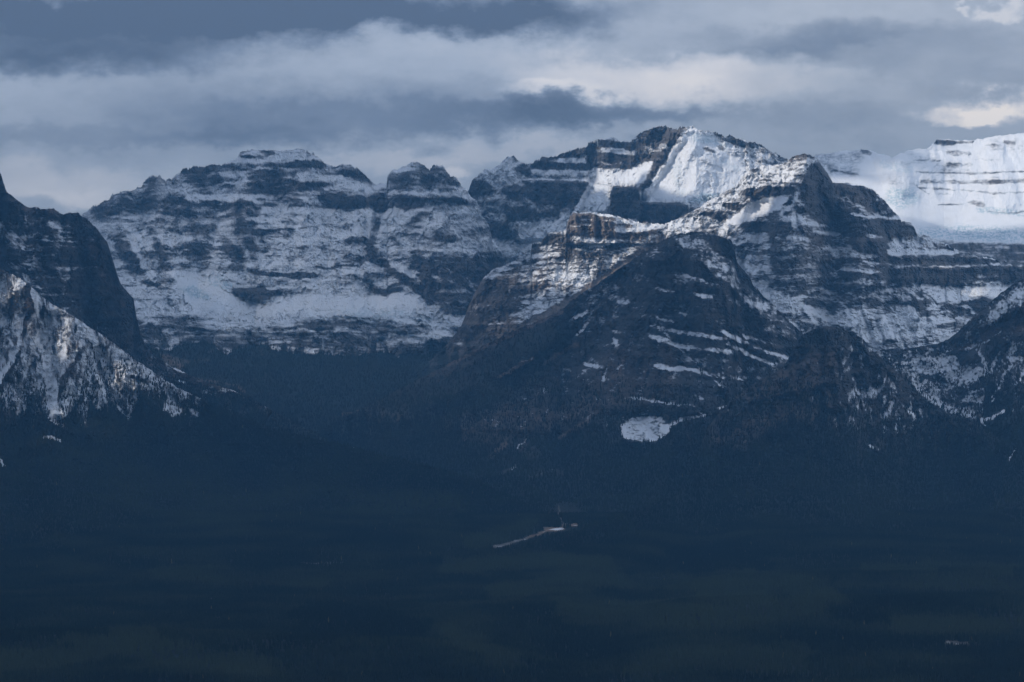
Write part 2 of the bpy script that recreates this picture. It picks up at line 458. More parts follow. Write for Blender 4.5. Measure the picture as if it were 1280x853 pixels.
# ---- far right: glaciated wall with an icefield
layer('A', 'mountain', 'snow covered wall with thin rock bands above a broad glacier, far right of the range',
      top=[(900, 235), (960, 222), (1000, 204), (1020, 193), (1035, 192), (1050, 189), (1062, 188), (1078, 187), (1090, 188), (1100, 193), (1115, 196), (1125, 192), (1135, 188),
           (1145, 186), (1158, 186), (1163, 183), (1169, 177), (1171, 174), (1185, 174), (1200, 176), (1215, 175), (1230, 173), (1245, 170), (1262, 168), (1280, 166), (1360, 163), (1440, 185), (1510, 250), (1560, 345)],
      bot=[(900, 350), (1480, 360)], dtop=[(900, 17600), (1120, 17300), (1180, 17700), (1480, 17200)], dbot=[(900, 15400), (1480, 15300)],
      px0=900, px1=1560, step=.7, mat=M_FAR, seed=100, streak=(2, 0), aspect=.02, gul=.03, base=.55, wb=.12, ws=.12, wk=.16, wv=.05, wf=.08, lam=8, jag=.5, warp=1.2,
      amp1=34, amp2=4, gully=60, clo=.15, chi=2.0,
      marks=[L(-1.3, 3.2, 1170, 178, 1192, 179), L(-1.1, 1.6, 1192, 179, 1216, 177), L(-1.2, 2.5, 1078, 188, 1086, 192), L(-.45, 8, 1025, 200, 1075, 196), L(-.35, 6, 1040, 212, 1072, 216), L(-.5, 1.5, 1040, 214, 1072, 218),
             L(-.7, 1.1, 1143, 215, 1200, 217, 1240, 216, 1290, 214), L(-.6, 2.6, 1186, 206, 1214, 206), L(-.6, 2.4, 1152, 227, 1210, 228, 1290, 226), L(-.6, 1.3, 1150, 235, 1210, 238, 1240, 242, 1290, 240),
             L(-.5, 3.5, 1187, 191, 1212, 193), L(-.5, .9, 1146, 233, 1163, 244), L(-.8, 1.1, 1173, 256, 1200, 256, 1212, 253), L(-.9, 3.4, 1216, 253, 1228, 257), L(-.6, 1.2, 1235, 264, 1260, 268, 1290, 262),
             L(-.35, 9, 1185, 212, 1240, 224), L(-.3, 7, 1245, 180, 1290, 182), L(-.6, 2, 1256, 178, 1268, 179), L(-.5, 1.2, 1143, 200, 1175, 201),L(-.45, 1.2, 1215, 199, 1260, 200),
             P(-1.5, 3, 1140, 297, 1180, 301, 1215, 304, 1290, 306, 1480, 310, 1480, 365, 900, 365, 900, 300), L(.8, 1.6, 1245, 309, 1262, 310), L(.7, 1.5, 1262, 317, 1290, 316), L(.5, 1.5, 1200, 318, 1240, 320), L(.5, 1, 1210, 306, 1212, 314), L(.7, 1, 1262, 326, 1285, 328)],
      smooth=[P(.9, 10, 1100, 255, 1150, 250, 1290, 272, 1480, 275, 1480, 298, 1290, 299, 1170, 294, 1110, 280), P(.9, 8, 1075, 192, 1100, 195, 1110, 240, 1130, 262, 1090, 262, 1060, 240)],
      ice=[P(.9, 6, 1110, 236, 1140, 232, 1150, 250, 1125, 262, 1105, 252), P(1, 5, 1150, 286, 1200, 282, 1300, 286, 1480, 290, 1480, 302, 1290, 304, 1180, 299, 1150, 295), L(.8, 4, 1225, 262, 1290, 268), L(.4, 6, 1105, 205, 1135, 212)],
      relief=[L(70, 16, 1110, 190, 1125, 230), L(-60, 9, 1165, 180, 1180, 240), L(60, 14, 1240, 190, 1260, 250)])

# ---- centre back: banded summit and white glacier dome
layer('B', 'mountain', 'rounded white glacier dome with a banded dark rock shoulder on its left',
      top=[(540, 300), (572, 254), (586, 236), (590, 226), (598, 218), (607, 211), (616, 211), (622, 206), (628, 201), (635, 196), (642, 195), (648, 199), (655, 206), (663, 203), (672, 200), (680, 195), (690, 197), (700, 192), (712, 189),
           (722, 185), (733, 184), (736, 178), (745, 174), (755, 173), (768, 172), (775, 176), (785, 176), (792, 174), (797, 168), (805, 164), (815, 160), (822, 158), (832, 157), (838, 160), (848, 161), (853, 158), (860, 158), (867, 158),
           (872, 162), (885, 163), (900, 167), (915, 171), (925, 173), (935, 177), (945, 178), (955, 183), (965, 189), (978, 196), (990, 202), (1010, 214), (1060, 240), (1140, 290)],
      bot=[(520, 470), (700, 440), (900, 400), (1140, 400)], dtop=[(578, 17500), (640, 17300), (740, 17000), (870, 16500), (1000, 16700), (1140, 16900)], dbot=[(540, 16500), (640, 16300), (760, 15500), (1140, 14900)],
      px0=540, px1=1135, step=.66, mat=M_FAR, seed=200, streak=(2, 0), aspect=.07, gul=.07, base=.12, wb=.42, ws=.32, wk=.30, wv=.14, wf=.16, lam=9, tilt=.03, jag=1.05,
      amp1=70, amp2=15,
      marks=[P(.9, 5, 868, 158, 900, 166, 930, 172, 950, 182, 985, 203, 985, 230, 925, 260, 858, 256, 800, 252, 800, 242, 820, 218, 835, 190, 850, 168),
             L(-1.5, 4.5, 895, 167, 910, 173, 926, 180), L(-1.0, 6, 934, 180, 960, 190, 978, 201), L(-.9, 4, 935, 190, 950, 200, 968, 204), L(-1.5, 2.0, 880, 186, 893, 190), L(-1.2, 1.6, 898, 184, 905, 187), L(-.5, 3, 920, 197, 935, 203),
             L(-.6, 9, 805, 172, 835, 166, 858, 164), L(-.9, 2.4, 840, 162, 852, 163), L(-1.0, 5, 846, 170, 836, 187, 824, 203, 812, 222, 803, 236), L(-.5, 7, 800, 195, 822, 196), L(-.9, 3, 800, 178, 820, 183),
             L(-1.3, 3.6, 666, 206, 700, 208, 738, 209), L(-1.2, 5, 678, 197, 715, 191, 738, 186), P(-1.0, 3, 733, 179, 748, 179, 749, 206, 733, 208), L(-1.3, 3.8, 750, 179, 800, 185), L(-1.3, 5.6, 752, 196, 790, 201), L(1.1, 2, 752, 188, 795, 191), L(-1.4, 2.6, 747, 208, 787, 209), L(.9, 2.6, 700, 200, 735, 200),
             L(.9, 3, 668, 215, 730, 217), P(-1.5, 3, 655, 225, 735, 227, 728, 245, 716, 262, 700, 259, 690, 256, 672, 258, 665, 250, 648, 244), L(.9, 1.2, 655, 224, 740, 226),
             P(-1.2, 4, 632, 258, 658, 260, 664, 268, 697, 262, 699, 276, 635, 277), L(.6, 1, 672, 258, 674, 272), L(.6, 1, 688, 262, 689, 274), P(-1.0, 4, 630, 232, 652, 233, 655, 250, 632, 250), P(-1.1, 4, 588, 226, 612, 226, 618, 240, 605, 247, 586, 245), P(-.9, 4, 608, 280, 650, 279, 655, 288, 640, 300, 606, 298),
             L(-.9, 3, 645, 212, 662, 216), P(1.1, 3, 742, 212, 790, 212, 782, 232, 764, 232, 757, 260, 735, 265, 716, 260, 732, 236), L(-.9, 1.5, 734, 230, 765, 231), L(-.6, 1.5, 728, 236, 760, 238),
             L(.9, 6, 640, 283, 705, 284), P(.7, 5, 648, 290, 690, 285, 680, 318, 650, 312), L(-1.0, 3, 664, 286, 690, 287), P(.8, 5, 775, 212, 822, 200, 806, 232, 768, 232), P(.8, 3, 600, 212, 640, 200, 650, 205, 640, 222, 610, 228),
             P(-1.9, 1.6, 766, 233, 798, 236, 801, 262, 799, 272, 770, 276, 758, 268, 764, 252), L(.8, .7, 787, 236, 788, 252), L(.7, .7, 793, 236, 794, 248), P(-1.9, 1.6, 800, 253, 825, 254, 858, 256, 861, 265, 845, 279, 820, 284, 798, 280), L(.9, .9, 808, 257, 830, 258),
             P(-.7, 8, 520, 318, 600, 320, 620, 345, 600, 400, 520, 420), P(.3, 6, 560, 285, 620, 300, 660, 320, 620, 330, 560, 312)],
      smooth=[P(1, 4, 868, 162, 895, 172, 930, 205, 925, 240, 858, 252, 805, 250, 805, 243, 822, 220, 838, 190, 855, 170), P(.9, 4, 775, 214, 820, 203, 806, 230, 768, 230), P(.7, 4, 742, 214, 775, 214, 757, 260, 716, 260, 732, 236)],
      ice=[P(.8, 3, 858, 252, 880, 241, 900, 243, 885, 254), L(.5, 5, 868, 172, 890, 175, 905, 184), L(.45, 4, 905, 200, 920, 210), L(.3, 5, 845, 200, 850, 240)],
      relief=[L(45, 18, 864, 166, 848, 190, 836, 220, 828, 248), L(-10, 8, 862, 200, 850, 248), L(8, 9, 893, 190, 885, 225), L(-7, 8, 925, 195, 928, 215), L(-22, 7, 868, 172, 880, 175, 900, 182), L(15, 3, 880, 198, 890, 203), L(-12, 3, 878, 206, 900, 212),
              P(160, 2, 766, 233, 800, 236, 801, 285, 756, 285), P(110, 2, 800, 253, 861, 256, 861, 290, 800, 290), L(90, 10, 846, 170, 824, 203, 803, 236), P(90, 3, 655, 225, 735, 227, 716, 300, 640, 300), L(-80, 6, 742, 180, 742, 225)])

# ---- left back: the great wall with hanging glacier, and the square butte beside it
layer('C', 'mountain', 'broad stepped massif streaked with snow, summit touching the cloud, snow apron at its foot',
      top=[(20, 300), (70, 280), (95, 270), (108, 266), (113, 258), (118, 256), (127, 254), (138, 247), (141, 242), (150, 240), (160, 238), (170, 236), (178, 232), (180, 227), (186, 220), (193, 219), (200, 220), (205, 225), (214, 223),
           (217, 220), (222, 217), (227, 214), (227.5, 211), (240, 209), (255, 207), (270, 206), (282, 204), (290, 201), (296, 197), (300, 190), (310, 187), (330, 187), (350, 188), (370, 186), (384, 187), (390, 190), (398, 196), (405, 203),
           (412, 206), (420, 208), (428, 205), (438, 206), (445, 210), (452, 214), (460, 222), (468, 229), (471, 230), (473, 228), (480, 228), (483, 231), (484.5, 220), (489, 214), (497, 211), (503, 208), (510, 206), (515, 203), (523, 202),
           (528, 205), (532, 208), (537, 211), (541, 207), (547, 205), (553, 206), (558, 214), (563, 219), (568, 221), (572, 225), (577, 232), (583, 236), (590, 247), (596, 252), (603, 270), (611, 281), (616, 300), (626, 312), (634, 333), (650, 346), (680, 372), (720, 400)],
      bot=[(20, 452), (720, 452)], dtop=[(20, 17600), (320, 18000), (470, 17600), (530, 17200), (583, 16800), (640, 16200), (720, 15700)], dbot=[(20, 15350), (720, 15350)],
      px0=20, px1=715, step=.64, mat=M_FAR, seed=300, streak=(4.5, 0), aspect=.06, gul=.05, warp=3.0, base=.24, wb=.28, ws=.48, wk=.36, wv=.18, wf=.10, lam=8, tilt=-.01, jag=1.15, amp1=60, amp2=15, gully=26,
      marks=[L(-.9, 4, 302, 193, 333, 194), L(1.2, 1.6, 305, 193, 314, 193), L(.7, 4, 338, 198, 388, 196), L(-.8, 2.4, 330, 189, 345, 190), L(-1.1, 4.4, 232, 213, 300, 208, 350, 206, 400, 205), L(.7, 1.4, 285, 203, 350, 203), P(-1.0, 5, 230, 213, 272, 213, 276, 225, 262, 234, 240, 232),
             L(.6, 3, 276, 218, 300, 222, 318, 228), P(-1.0, 5, 308, 212, 365, 210, 372, 232, 352, 242, 318, 242, 308, 228), L(.8, 3, 374, 224, 425, 222), L(-.8, 3, 376, 232, 415, 230), L(.7, 2.6, 232, 249, 305, 245, 340, 247), L(-.7, 4, 240, 240, 262, 242),
             L(-.85, 8, 240, 262, 275, 260), L(-.8, 7, 285, 260, 296, 262), L(-.9, 8, 303, 256, 318, 264), L(-.8, 5, 325, 253, 375, 253), L(-1.0, 6, 302, 278, 322, 288), P(-.8, 6, 212, 242, 235, 246, 237, 268, 202, 270), P(-.6, 6, 182, 223, 203, 222, 208, 236, 185, 240),
             P(-.8, 4, 115, 258, 150, 258, 155, 270, 118, 272), P(-.5, 8, 150, 244, 210, 240, 215, 262, 160, 270), L(-1.0, 9, 150, 303, 160, 325, 170, 342), L(.7, 3, 165, 302, 178, 328, 190, 345), L(.6, 4, 148, 328, 158, 332), L(-.8, 5, 190, 290, 203, 318, 211, 345, 215, 372), L(.5, 3, 158, 285, 185, 310),
             P(-.85, 7, 236, 302, 262, 302, 262, 325, 250, 337, 230, 332), L(-.8, 8, 284, 308, 300, 322, 296, 332), L(-.8, 6, 312, 300, 320, 330, 318, 342), L(-.4, 10, 240, 288, 300, 290), L(-1.2, 2.6, 312, 337, 330, 343, 360, 345, 392, 344), L(-.5, 2, 392, 334, 420, 338),
             P(-1.5, 3, 290, 364, 305, 361, 330, 359, 350, 366, 340, 374, 326, 378, 308, 374), L(-.5, 2, 340, 370, 365, 366), L(-.6, 3, 366, 378, 380, 376), L(-1.1, 4, 402, 247, 430, 245), P(-.8, 4, 405, 243, 478, 246, 482, 260, 455, 262, 430, 264, 405, 260), L(-1.0, 6, 428, 253, 450, 252), L(-.9, 4, 430, 215, 455, 222, 465, 232),
             L(-.7, 3, 395, 307, 407, 307), L(-.85, 3, 430, 304, 452, 299, 464, 306), L(-.7, 4.5, 420, 332, 440, 330, 456, 324), L(-.7, 1.5, 360, 310, 385, 309), L(-.6, 1.5, 330, 288, 400, 284), L(-.4, 1.2, 330, 296, 420, 292), L(-.5, 1.2, 330, 320, 400, 321), L(-.9, 3, 360, 344, 392, 344),
             P(.20, 14, 325, 262, 468, 268, 460, 345, 335, 338), L(.5, 2, 372, 272, 374, 330), L(.5, 2, 352, 280, 353, 330), L(.4, 2, 398, 275, 398, 325), L(.4, 1.6, 385, 290, 386, 330),
             L(-1.2, 4.4, 475, 262, 470, 285, 464, 300, 463, 315, 470, 326, 484, 330), L(-1.3, 6, 464, 362, 480, 364, 498, 359), L(-1.2, 5.5, 486, 335, 500, 346, 515, 355, 524, 362), L(-.8, 4, 515, 330, 530, 345), P(.9, 3, 480, 265, 495, 261, 517, 266, 515, 276, 500, 281, 480, 276), P(.8, 4, 520, 277, 548, 266, 560, 272, 540, 290, 524, 300),
             L(.9, 3.6, 492, 333, 516, 343), L(.9, 3.6, 467, 351, 495, 353), P(-.75, 4, 484, 220, 530, 206, 560, 212, 580, 234, 570, 238, 484, 238), L(.7, 3, 505, 211, 522, 209), L(.6, 3, 545, 220, 555, 226), L(.6, 2, 520, 222, 535, 216), L(1, 1.5, 486, 241, 530, 242, 574, 240), P(-1.0, 4, 470, 243, 535, 246, 530, 256, 505, 264, 472, 258), L(-.5, 3, 540, 245, 580, 252),
             L(-.8, 4, 510, 278, 530, 270, 525, 285), L(-.6, 4, 480, 290, 500, 310), L(-.9, 5, 548, 295, 565, 300),
             P(-1.35, 5, 516, 318, 545, 322, 575, 318, 625, 322, 660, 350, 620, 372, 575, 396, 560, 392, 548, 388, 543, 378, 534, 380, 522, 362, 530, 345), L(1.1, 2, 540, 338, 548, 350), L(1.0, 1.6, 575, 360, 600, 355), L(.9, 1.6, 535, 325, 552, 330), L(.8, 2, 552, 346, 560, 352),
             P(.75, 6, 205, 335, 240, 340, 270, 342, 292, 352, 286, 364, 300, 376, 326, 382, 355, 372, 400, 366, 440, 370, 480, 368, 498, 364, 520, 364, 528, 380, 534, 384, 550, 376, 552, 392, 530, 402, 500, 404, 470, 398, 430, 394, 390, 396, 340, 400, 300, 396, 260, 398, 235, 395, 218, 375),
             P(-.42, 6, 150, 400, 240, 398, 330, 404, 400, 400, 470, 404, 540, 410, 590, 420, 590, 445, 150, 445), P(.35, 5, 152, 345, 212, 350, 225, 385, 190, 400, 165, 385), L(.5, 4, 175, 395, 215, 415), L(-.8, 3, 180, 352, 205, 360), L(.8, 5, 545, 405, 575, 398), L(.7, 6, 515, 425, 560, 415), L(.3, 5, 240, 405, 330, 408),
             L(-.5, 4, 262, 388, 285, 392), L(-.6, 3, 385, 386, 430, 390), L(-.5, 3, 300, 388, 320, 390)],
      smooth=[P(.8, 6, 212, 340, 240, 345, 268, 348, 286, 366, 300, 378, 326, 384, 355, 374, 400, 367, 440, 371, 480, 369, 520, 366, 526, 382, 515, 396, 470, 394, 340, 394, 240, 390), P(.7, 3, 482, 266, 495, 263, 515, 267, 500, 279)],
      ice=[P(.9, 4, 224, 360, 240, 357, 262, 368, 258, 375, 240, 372), P(.9, 4, 252, 349, 275, 346, 296, 357, 288, 364, 268, 356), P(.5, 6, 430, 388, 520, 388, 540, 402, 440, 402)],
      warm=[P(.08, 10, 200, 405, 560, 405, 560, 440, 200, 440)],
      relief=[L(110, 12, 320, 200, 318, 260, 312, 310, 322, 345), L(-80, 12, 280, 240, 276, 300), L(100, 9, 205, 230, 212, 300, 216, 370), L(-70, 10, 180, 260, 186, 330), L(110, 10, 468, 240, 470, 300, 462, 340), L(-70, 14, 400, 260, 400, 340), P(100, 3, 484, 215, 580, 215, 580, 250, 484, 250), L(80, 12, 530, 260, 560, 320, 570, 380), L(-70, 10, 500, 280, 520, 340),
              L(60, 5, 250, 408, 330, 413, 420, 412), L(70, 6, 480, 400, 520, 415, 560, 425), L(-40, 5, 420, 400, 500, 408), P(60, 3, 290, 364, 350, 360, 340, 376, 308, 376)],
      forest_y=[(20, 440), (150, 428), (200, 425), (250, 424), (300, 426), (350, 428), (400, 432), (440, 437), (500, 434), (540, 426), (600, 420), (720, 420)])

# ---- floor of the hanging valley between the two ridges
layer('J', 'valley', 'dark forested side valley below the great wall',
      top=[(60, 431), (150, 429), (200, 434), (250, 428), (300, 435), (330, 431), (370, 438), (400, 434), (440, 441), (500, 438), (560, 442), (640, 436), (900, 436)],
      bot=[(60, 640), (900, 655)], dtop=[(60, 15600), (900, 15600)], dbot=[(60, 9700), (900, 9400)],
      px0=60, px1=900, step=1.0, mat=M_VAL, seed=400, base=-.9, wb=.15, ws=.05, wk=.1, wv=.1, wf=.1, jag=.6, amp1=35, amp2=9, prof=(1, 1.4), clo=.8, chi=1.2,
      forest=[P(1.2, 4, 0, 405, 1000, 405, 1000, 700, 0, 700), P(-.9, 2, 200, 442, 240, 452, 225, 462, 205, 458), L(-.9, 1.6, 225, 474, 262, 476, 296, 482, 306, 490), L(-.7, 1.2, 262, 440, 274, 433), L(-.7, 1.4, 247, 450, 264, 452), L(-.7, 1.2, 430, 518, 460, 512, 476, 507), L(-.5, 2, 318, 430, 330, 445)],
      marks=[L(1.3, 1.6, 205, 446, 222, 455), L(1.0, 1.3, 218, 462, 228, 468), L(1.0, 1.1, 247, 450, 266, 452), L(1.0, 1.0, 264, 438, 272, 434), L(.9, 2.6, 322, 430, 330, 440), L(.6, 1, 225, 476, 250, 477), L(.2, 1.4, 262, 476, 306, 489), L(.1, 1.3, 430, 518, 476, 507)],
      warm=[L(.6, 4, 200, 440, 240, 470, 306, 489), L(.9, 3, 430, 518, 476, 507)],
      relief=[L(90, 40, 560, 450, 520, 520), L(60, 12, 130, 428, 240, 470, 330, 500), L(-60, 20, 420, 470, 470, 560, 560, 600), L(40, 12, 230, 440, 400, 460), L(40, 8, 400, 500, 500, 520)], tree=(420, 11, 20))

# ---- centre right: snowy summit with the sunlit left crest
layer('D', 'mountain', 'sharp layered summit with a slanting white snowfield and a long crest stepping down to the left',
      top=[(400, 560), (440, 524), (500, 482), (525, 462), (545, 444), (562, 427), (577, 406), (587, 380), (600, 353), (612, 340), (620, 335), (640, 328), (652, 323), (663, 318), (665, 303.5), (676, 303), (680, 297), (684, 291), (698, 290), (707, 287), (711, 272), (717, 265), (730, 264), (745, 266),
           (765, 268), (775, 272), (790, 275), (800, 277), (815, 279), (830, 280), (838, 277), (850, 272), (860, 266), (875, 259), (882, 253), (895, 246), (910, 238), (922, 230), (928, 220), (935, 213), (945, 210), (955, 207), (970, 206), (984, 202), (991, 195), (1000, 193),
           (1012, 193), (1020, 196), (1027, 205), (1035, 218), (1041, 228), (1060, 229), (1078, 232), (1090, 236), (1098, 243), (1108, 253), (1118, 265), (1125, 272), (1127, 277), (1138, 277.5), (1143, 284), (1146, 292), (1150, 293), (1160, 294), (1165, 299), (1180, 303),
           (1190, 310), (1200, 313), (1220, 318), (1240, 323), (1260, 327), (1285, 331), (1340, 330), (1440, 345), (1510, 390), (1560, 455)],
      bot=[(400, 590), (440, 560), (640, 500), (760, 480), (900, 470), (1040, 470), (1480, 460)],
      dtop=[(440, 14300), (600, 14750), (710, 14500), (830, 14500), (900, 14500), (1010, 14300), (1050, 14650), (1145, 14700), (1480, 14900)], dbot=[(440, 13300), (640, 13200), (1000, 13250), (1100, 13000), (1480, 13000)],
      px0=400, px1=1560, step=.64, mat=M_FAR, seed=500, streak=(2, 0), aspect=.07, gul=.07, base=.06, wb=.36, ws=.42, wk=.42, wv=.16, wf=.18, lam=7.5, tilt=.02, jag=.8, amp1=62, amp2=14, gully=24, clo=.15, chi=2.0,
      marks=[L(-1.2, 1.5, 990, 196, 1006, 194, 1018, 197), P(.9, 4, 950, 208, 985, 205, 1012, 200, 1016, 212, 1004, 224, 960, 232, 948, 222), L(-1.0, 1.4, 962, 218, 1000, 219), L(-.7, 1.2, 955, 226, 1000, 230), P(-.9, 3, 950, 219, 966, 220, 968, 231, 950, 230), L(-1.6, 5.0, 938, 241, 955, 238, 988, 239), L(1.0, 1.4, 940, 232, 990, 232),
             L(.35, 14, 930, 225, 880, 262, 840, 285), P(-1.7, 5, 1012, 204, 1025, 208, 1041, 232, 1052, 258, 1075, 280, 1086, 300, 1058, 296, 1028, 282, 1010, 264, 1003, 245, 1006, 222), L(.7, 2, 1000, 238, 992, 254, 975, 268), L(.6, 1.4, 1012, 235, 1008, 252), L(.6, 1.4, 1015, 250, 1030, 272),  # strong rock polygon right of the summit paints that face's shade as bare rock
             P(2.2, 2.2, 960, 248, 985, 245, 984, 251, 972, 262, 950, 270, 938, 276, 925, 283, 912, 283, 906, 296, 900, 292, 908, 275, 925, 265, 938, 254), L(-1.2, 5, 936, 282, 960, 285, 984, 284), L(-1.1, 3.4, 905, 257, 932, 261), L(-.8, 2.5, 880, 268, 905, 272), L(-.9, 5, 985, 262, 1005, 262), L(.8, 3, 985, 262, 1000, 270),
             P(.55, 6, 922, 290, 960, 290, 962, 318, 925, 318), L(-1.0, 3, 966, 288, 966, 320, 972, 350), L(-.8, 2.4, 922, 314, 962, 315), L(-.8, 2, 920, 302, 930, 300), P(2, 2, 921, 326, 936, 327, 946, 336, 942, 343, 930, 338), P(1.6, 3, 940, 355, 955, 356, 962, 364, 972, 370, 962, 372, 948, 366),
             L(1.7, 2.8, 958, 366, 985, 376, 1002, 388), L(1.5, 2.2, 962, 378, 980, 386, 996, 392), L(1.3, 2.6, 985, 402, 1003, 412), L(1.6, 3, 958, 362, 985, 374, 1010, 386, 1035, 398, 1062, 407), L(1.2, 2, 1005, 385, 1018, 402), L(-.8, 4, 1010, 376, 1040, 385), L(-.7, 5, 1030, 350, 1060, 372),
             L(1.4, 2.0, 990, 272, 1010, 279, 1042, 284), L(1.2, 1.6, 1070, 270, 1095, 272, 1125, 273), L(1.1, 1.8, 1018, 289, 1060, 294), L(1.0, 1.6, 985, 296, 1010, 299), P(-1.5, 2.5, 1062, 299, 1108, 300, 1108, 318, 1085, 319, 1066, 312), P(-1.4, 2.5, 1082, 275, 1128, 276, 1143, 285, 1146, 293, 1122, 296, 1085, 291), P(-.9, 4, 1045, 262, 1075, 275, 1075, 292, 1045, 285),
             P(-1.3, 2.5, 1043, 229, 1080, 233, 1098, 244, 1086, 252, 1062, 248, 1046, 240), L(.9, .9, 1045, 229, 1078, 232), L(-.6, 6, 1085, 255, 1110, 268), L(.5, 2, 1062, 252, 1080, 262), L(.7, 1.8, 1084, 295, 1105, 297), L(-.9, 2, 1120, 276, 1140, 278),
             L(1.0, 2.8, 1108, 315, 1150, 314, 1195, 316), P(.45, 4, 1107, 300, 1170, 297, 1180, 309, 1108, 312), L(-.8, 2, 1165, 305, 1190, 312), P(-1.1, 5, 1100, 320, 1180, 320, 1290, 328, 1480, 330, 1480, 352, 1100, 348), L(1.1, 1.3, 1080, 327, 1120, 332, 1180, 334, 1240, 331, 1290, 333), L(.8, 1.2, 1230, 322, 1290, 326), L(.8, 1.2, 1050, 336, 1110, 342),
             P(-1.0, 3, 1110, 337, 1200, 338, 1280, 340, 1275, 354, 1200, 356, 1110, 354), P(1.2, 5, 1142, 356, 1170, 357, 1190, 363, 1215, 360, 1262, 360, 1252, 371, 1222, 370, 1192, 378, 1175, 378, 1160, 364), P(-1.0, 4, 1140, 366, 1160, 368, 1165, 380, 1150, 392, 1140, 378), L(1.1, 1.4, 1140, 366, 1150, 376, 1158, 370, 1168, 380),
             P(-.7, 4, 1185, 380, 1240, 372, 1225, 395, 1190, 398), L(.8, 1.5, 1195, 383, 1215, 384, 1217, 392), L(1.3, 2.6, 1062, 392, 1072, 405, 1085, 420, 1092, 428), P(1.2, 4, 1062, 396, 1080, 400, 1092, 412, 1106, 424, 1098, 432, 1084, 428, 1070, 414), L(-.9, .9, 1074, 405, 1098, 426), L(-.8, .9, 1080, 402, 1102, 421),
             P(.2, 10, 1040, 392, 1200, 380, 1240, 396, 1190, 418, 1110, 432, 1060, 418), P(1.0, 4, 1090, 405, 1110, 397, 1128, 388, 1142, 380, 1152, 395, 1182, 398, 1172, 408, 1150, 414, 1120, 420, 1105, 424), L(-.8, 4, 1110, 404, 1128, 412), L(-.8, 6, 1145, 388, 1158, 395), L(-.6, 5, 1030, 330, 1060, 345), L(.7, 1.4, 1052, 378, 1062, 392),
             P(-.28, 14, 960, 300, 1110, 290, 1120, 380, 1040, 392, 980, 360), P(-.3, 8, 1045, 240, 1100, 250, 1140, 290, 1060, 300),
             # castle and lit strip
             *[L(-.75, .8, 612 + 60 * ((k * 37) % 10) / 10 + (k - 3) * -4, 318 + k * 7.5, 700 + 60 * ((k * 53) % 10) / 10 - k * 5, 314 + k * 7) for k in range(11)], *[L(-.6, .7, 640 + 14 * k, 400 - 12 * k, 700 + 10 * k, 396 - 12 * k) for k in range(8)],
             P(-1.1, 2.2, 711, 271, 718, 266, 770, 270, 768, 286, 800, 290, 818, 290, 795, 300, 760, 299, 708, 292), L(1.9, 1.1, 719, 264, 745, 267, 772, 271), L(1.9, 1.9, 768, 277, 800, 279), L(1.7, 1.8, 770, 288, 800, 288, 816, 284), L(1.6, 1.8, 713, 283, 738, 282), L(1.2, 1.1, 728, 275, 765, 276), L(-1.0, 3, 815, 290, 828, 288), L(1.2, 1.6, 800, 283, 815, 284),
             P(-1.0, 4, 680, 296, 712, 293, 716, 302, 700, 310, 682, 306), P(-1.1, 3.5, 664, 305, 676, 306, 676, 314, 664, 318), P(-.9, 4, 700, 308, 712, 306, 722, 316, 700, 320), L(-1.0, 4, 758, 310, 775, 308), L(1.0, 3, 740, 307, 760, 306), P(.5, 6, 695, 335, 745, 330, 738, 352, 722, 368, 695, 385, 665, 400, 648, 404, 655, 385, 680, 365), L(.5, 5, 700, 300, 770, 302),
             P(-1.0, 8, 585, 348, 625, 352, 650, 368, 640, 392, 600, 408, 560, 425, 570, 390), L(-.6, 5, 640, 352, 660, 362), L(.6, 2, 615, 340, 640, 336), L(.5, 3, 605, 355, 618, 357), L(.9, 1.4, 615, 416, 625, 405),
             P(-1.6, 2.6, 828, 294, 836, 297, 800, 326, 770, 346, 730, 374, 705, 388, 640, 412, 655, 402, 690, 384, 720, 368, 745, 350, 785, 322), P(-1.5, 8, 440, 440, 590, 405, 650, 408, 640, 520, 440, 560), L(1.2, 1.6, 832, 297, 815, 304)],
      smooth=[P(1, 2, 960, 248, 985, 245, 984, 251, 972, 262, 950, 270, 938, 276, 925, 283, 912, 283, 908, 275, 925, 265, 938, 254), P(.9, 4, 828, 296, 836, 299, 730, 376, 640, 415, 690, 384, 745, 350), P(.6, 6, 955, 210, 980, 207, 970, 215, 955, 218)],
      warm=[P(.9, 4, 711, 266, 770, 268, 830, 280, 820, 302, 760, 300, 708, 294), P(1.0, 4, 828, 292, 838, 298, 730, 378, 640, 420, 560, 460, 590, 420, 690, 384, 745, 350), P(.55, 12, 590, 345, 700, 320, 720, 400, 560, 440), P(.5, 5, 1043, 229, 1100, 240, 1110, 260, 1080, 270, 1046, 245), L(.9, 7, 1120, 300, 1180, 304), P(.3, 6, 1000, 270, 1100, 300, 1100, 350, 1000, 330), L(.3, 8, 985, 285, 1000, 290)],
      relief=[L(120, 22, 1012, 196, 1004, 240, 985, 300, 970, 380), L(-90, 14, 950, 262, 935, 330), L(120, 18, 1045, 232, 1078, 285, 1090, 350, 1060, 400), L(-80, 16, 1030, 300, 1030, 380), P(90, 3, 1062, 299, 1108, 300, 1108, 360, 1060, 360), P(-70, 6, 1110, 300, 1480, 300, 1480, 330, 1110, 330), P(80, 3, 1120, 320, 1480, 320, 1480, 356, 1120, 356),
              P(110, 2, 708, 266, 770, 268, 770, 305, 706, 305), L(-90, 4, 748, 268, 748, 300), P(60, 2, 770, 284, 822, 286, 822, 305, 770, 305), L(90, 9, 600, 350, 590, 410), L(60, 10, 660, 320, 640, 380), L(110, 10, 1142, 378, 1145, 400), L(60, 6, 1100, 398, 1110, 420), L(70, 5, 1085, 395, 1098, 425), P(90, 3, 1140, 366, 1160, 368, 1165, 400, 1140, 400)],
      forest_y=[(400, 420), (560, 428), (600, 424), (640, 416), (700, 420), (1480, 470)])

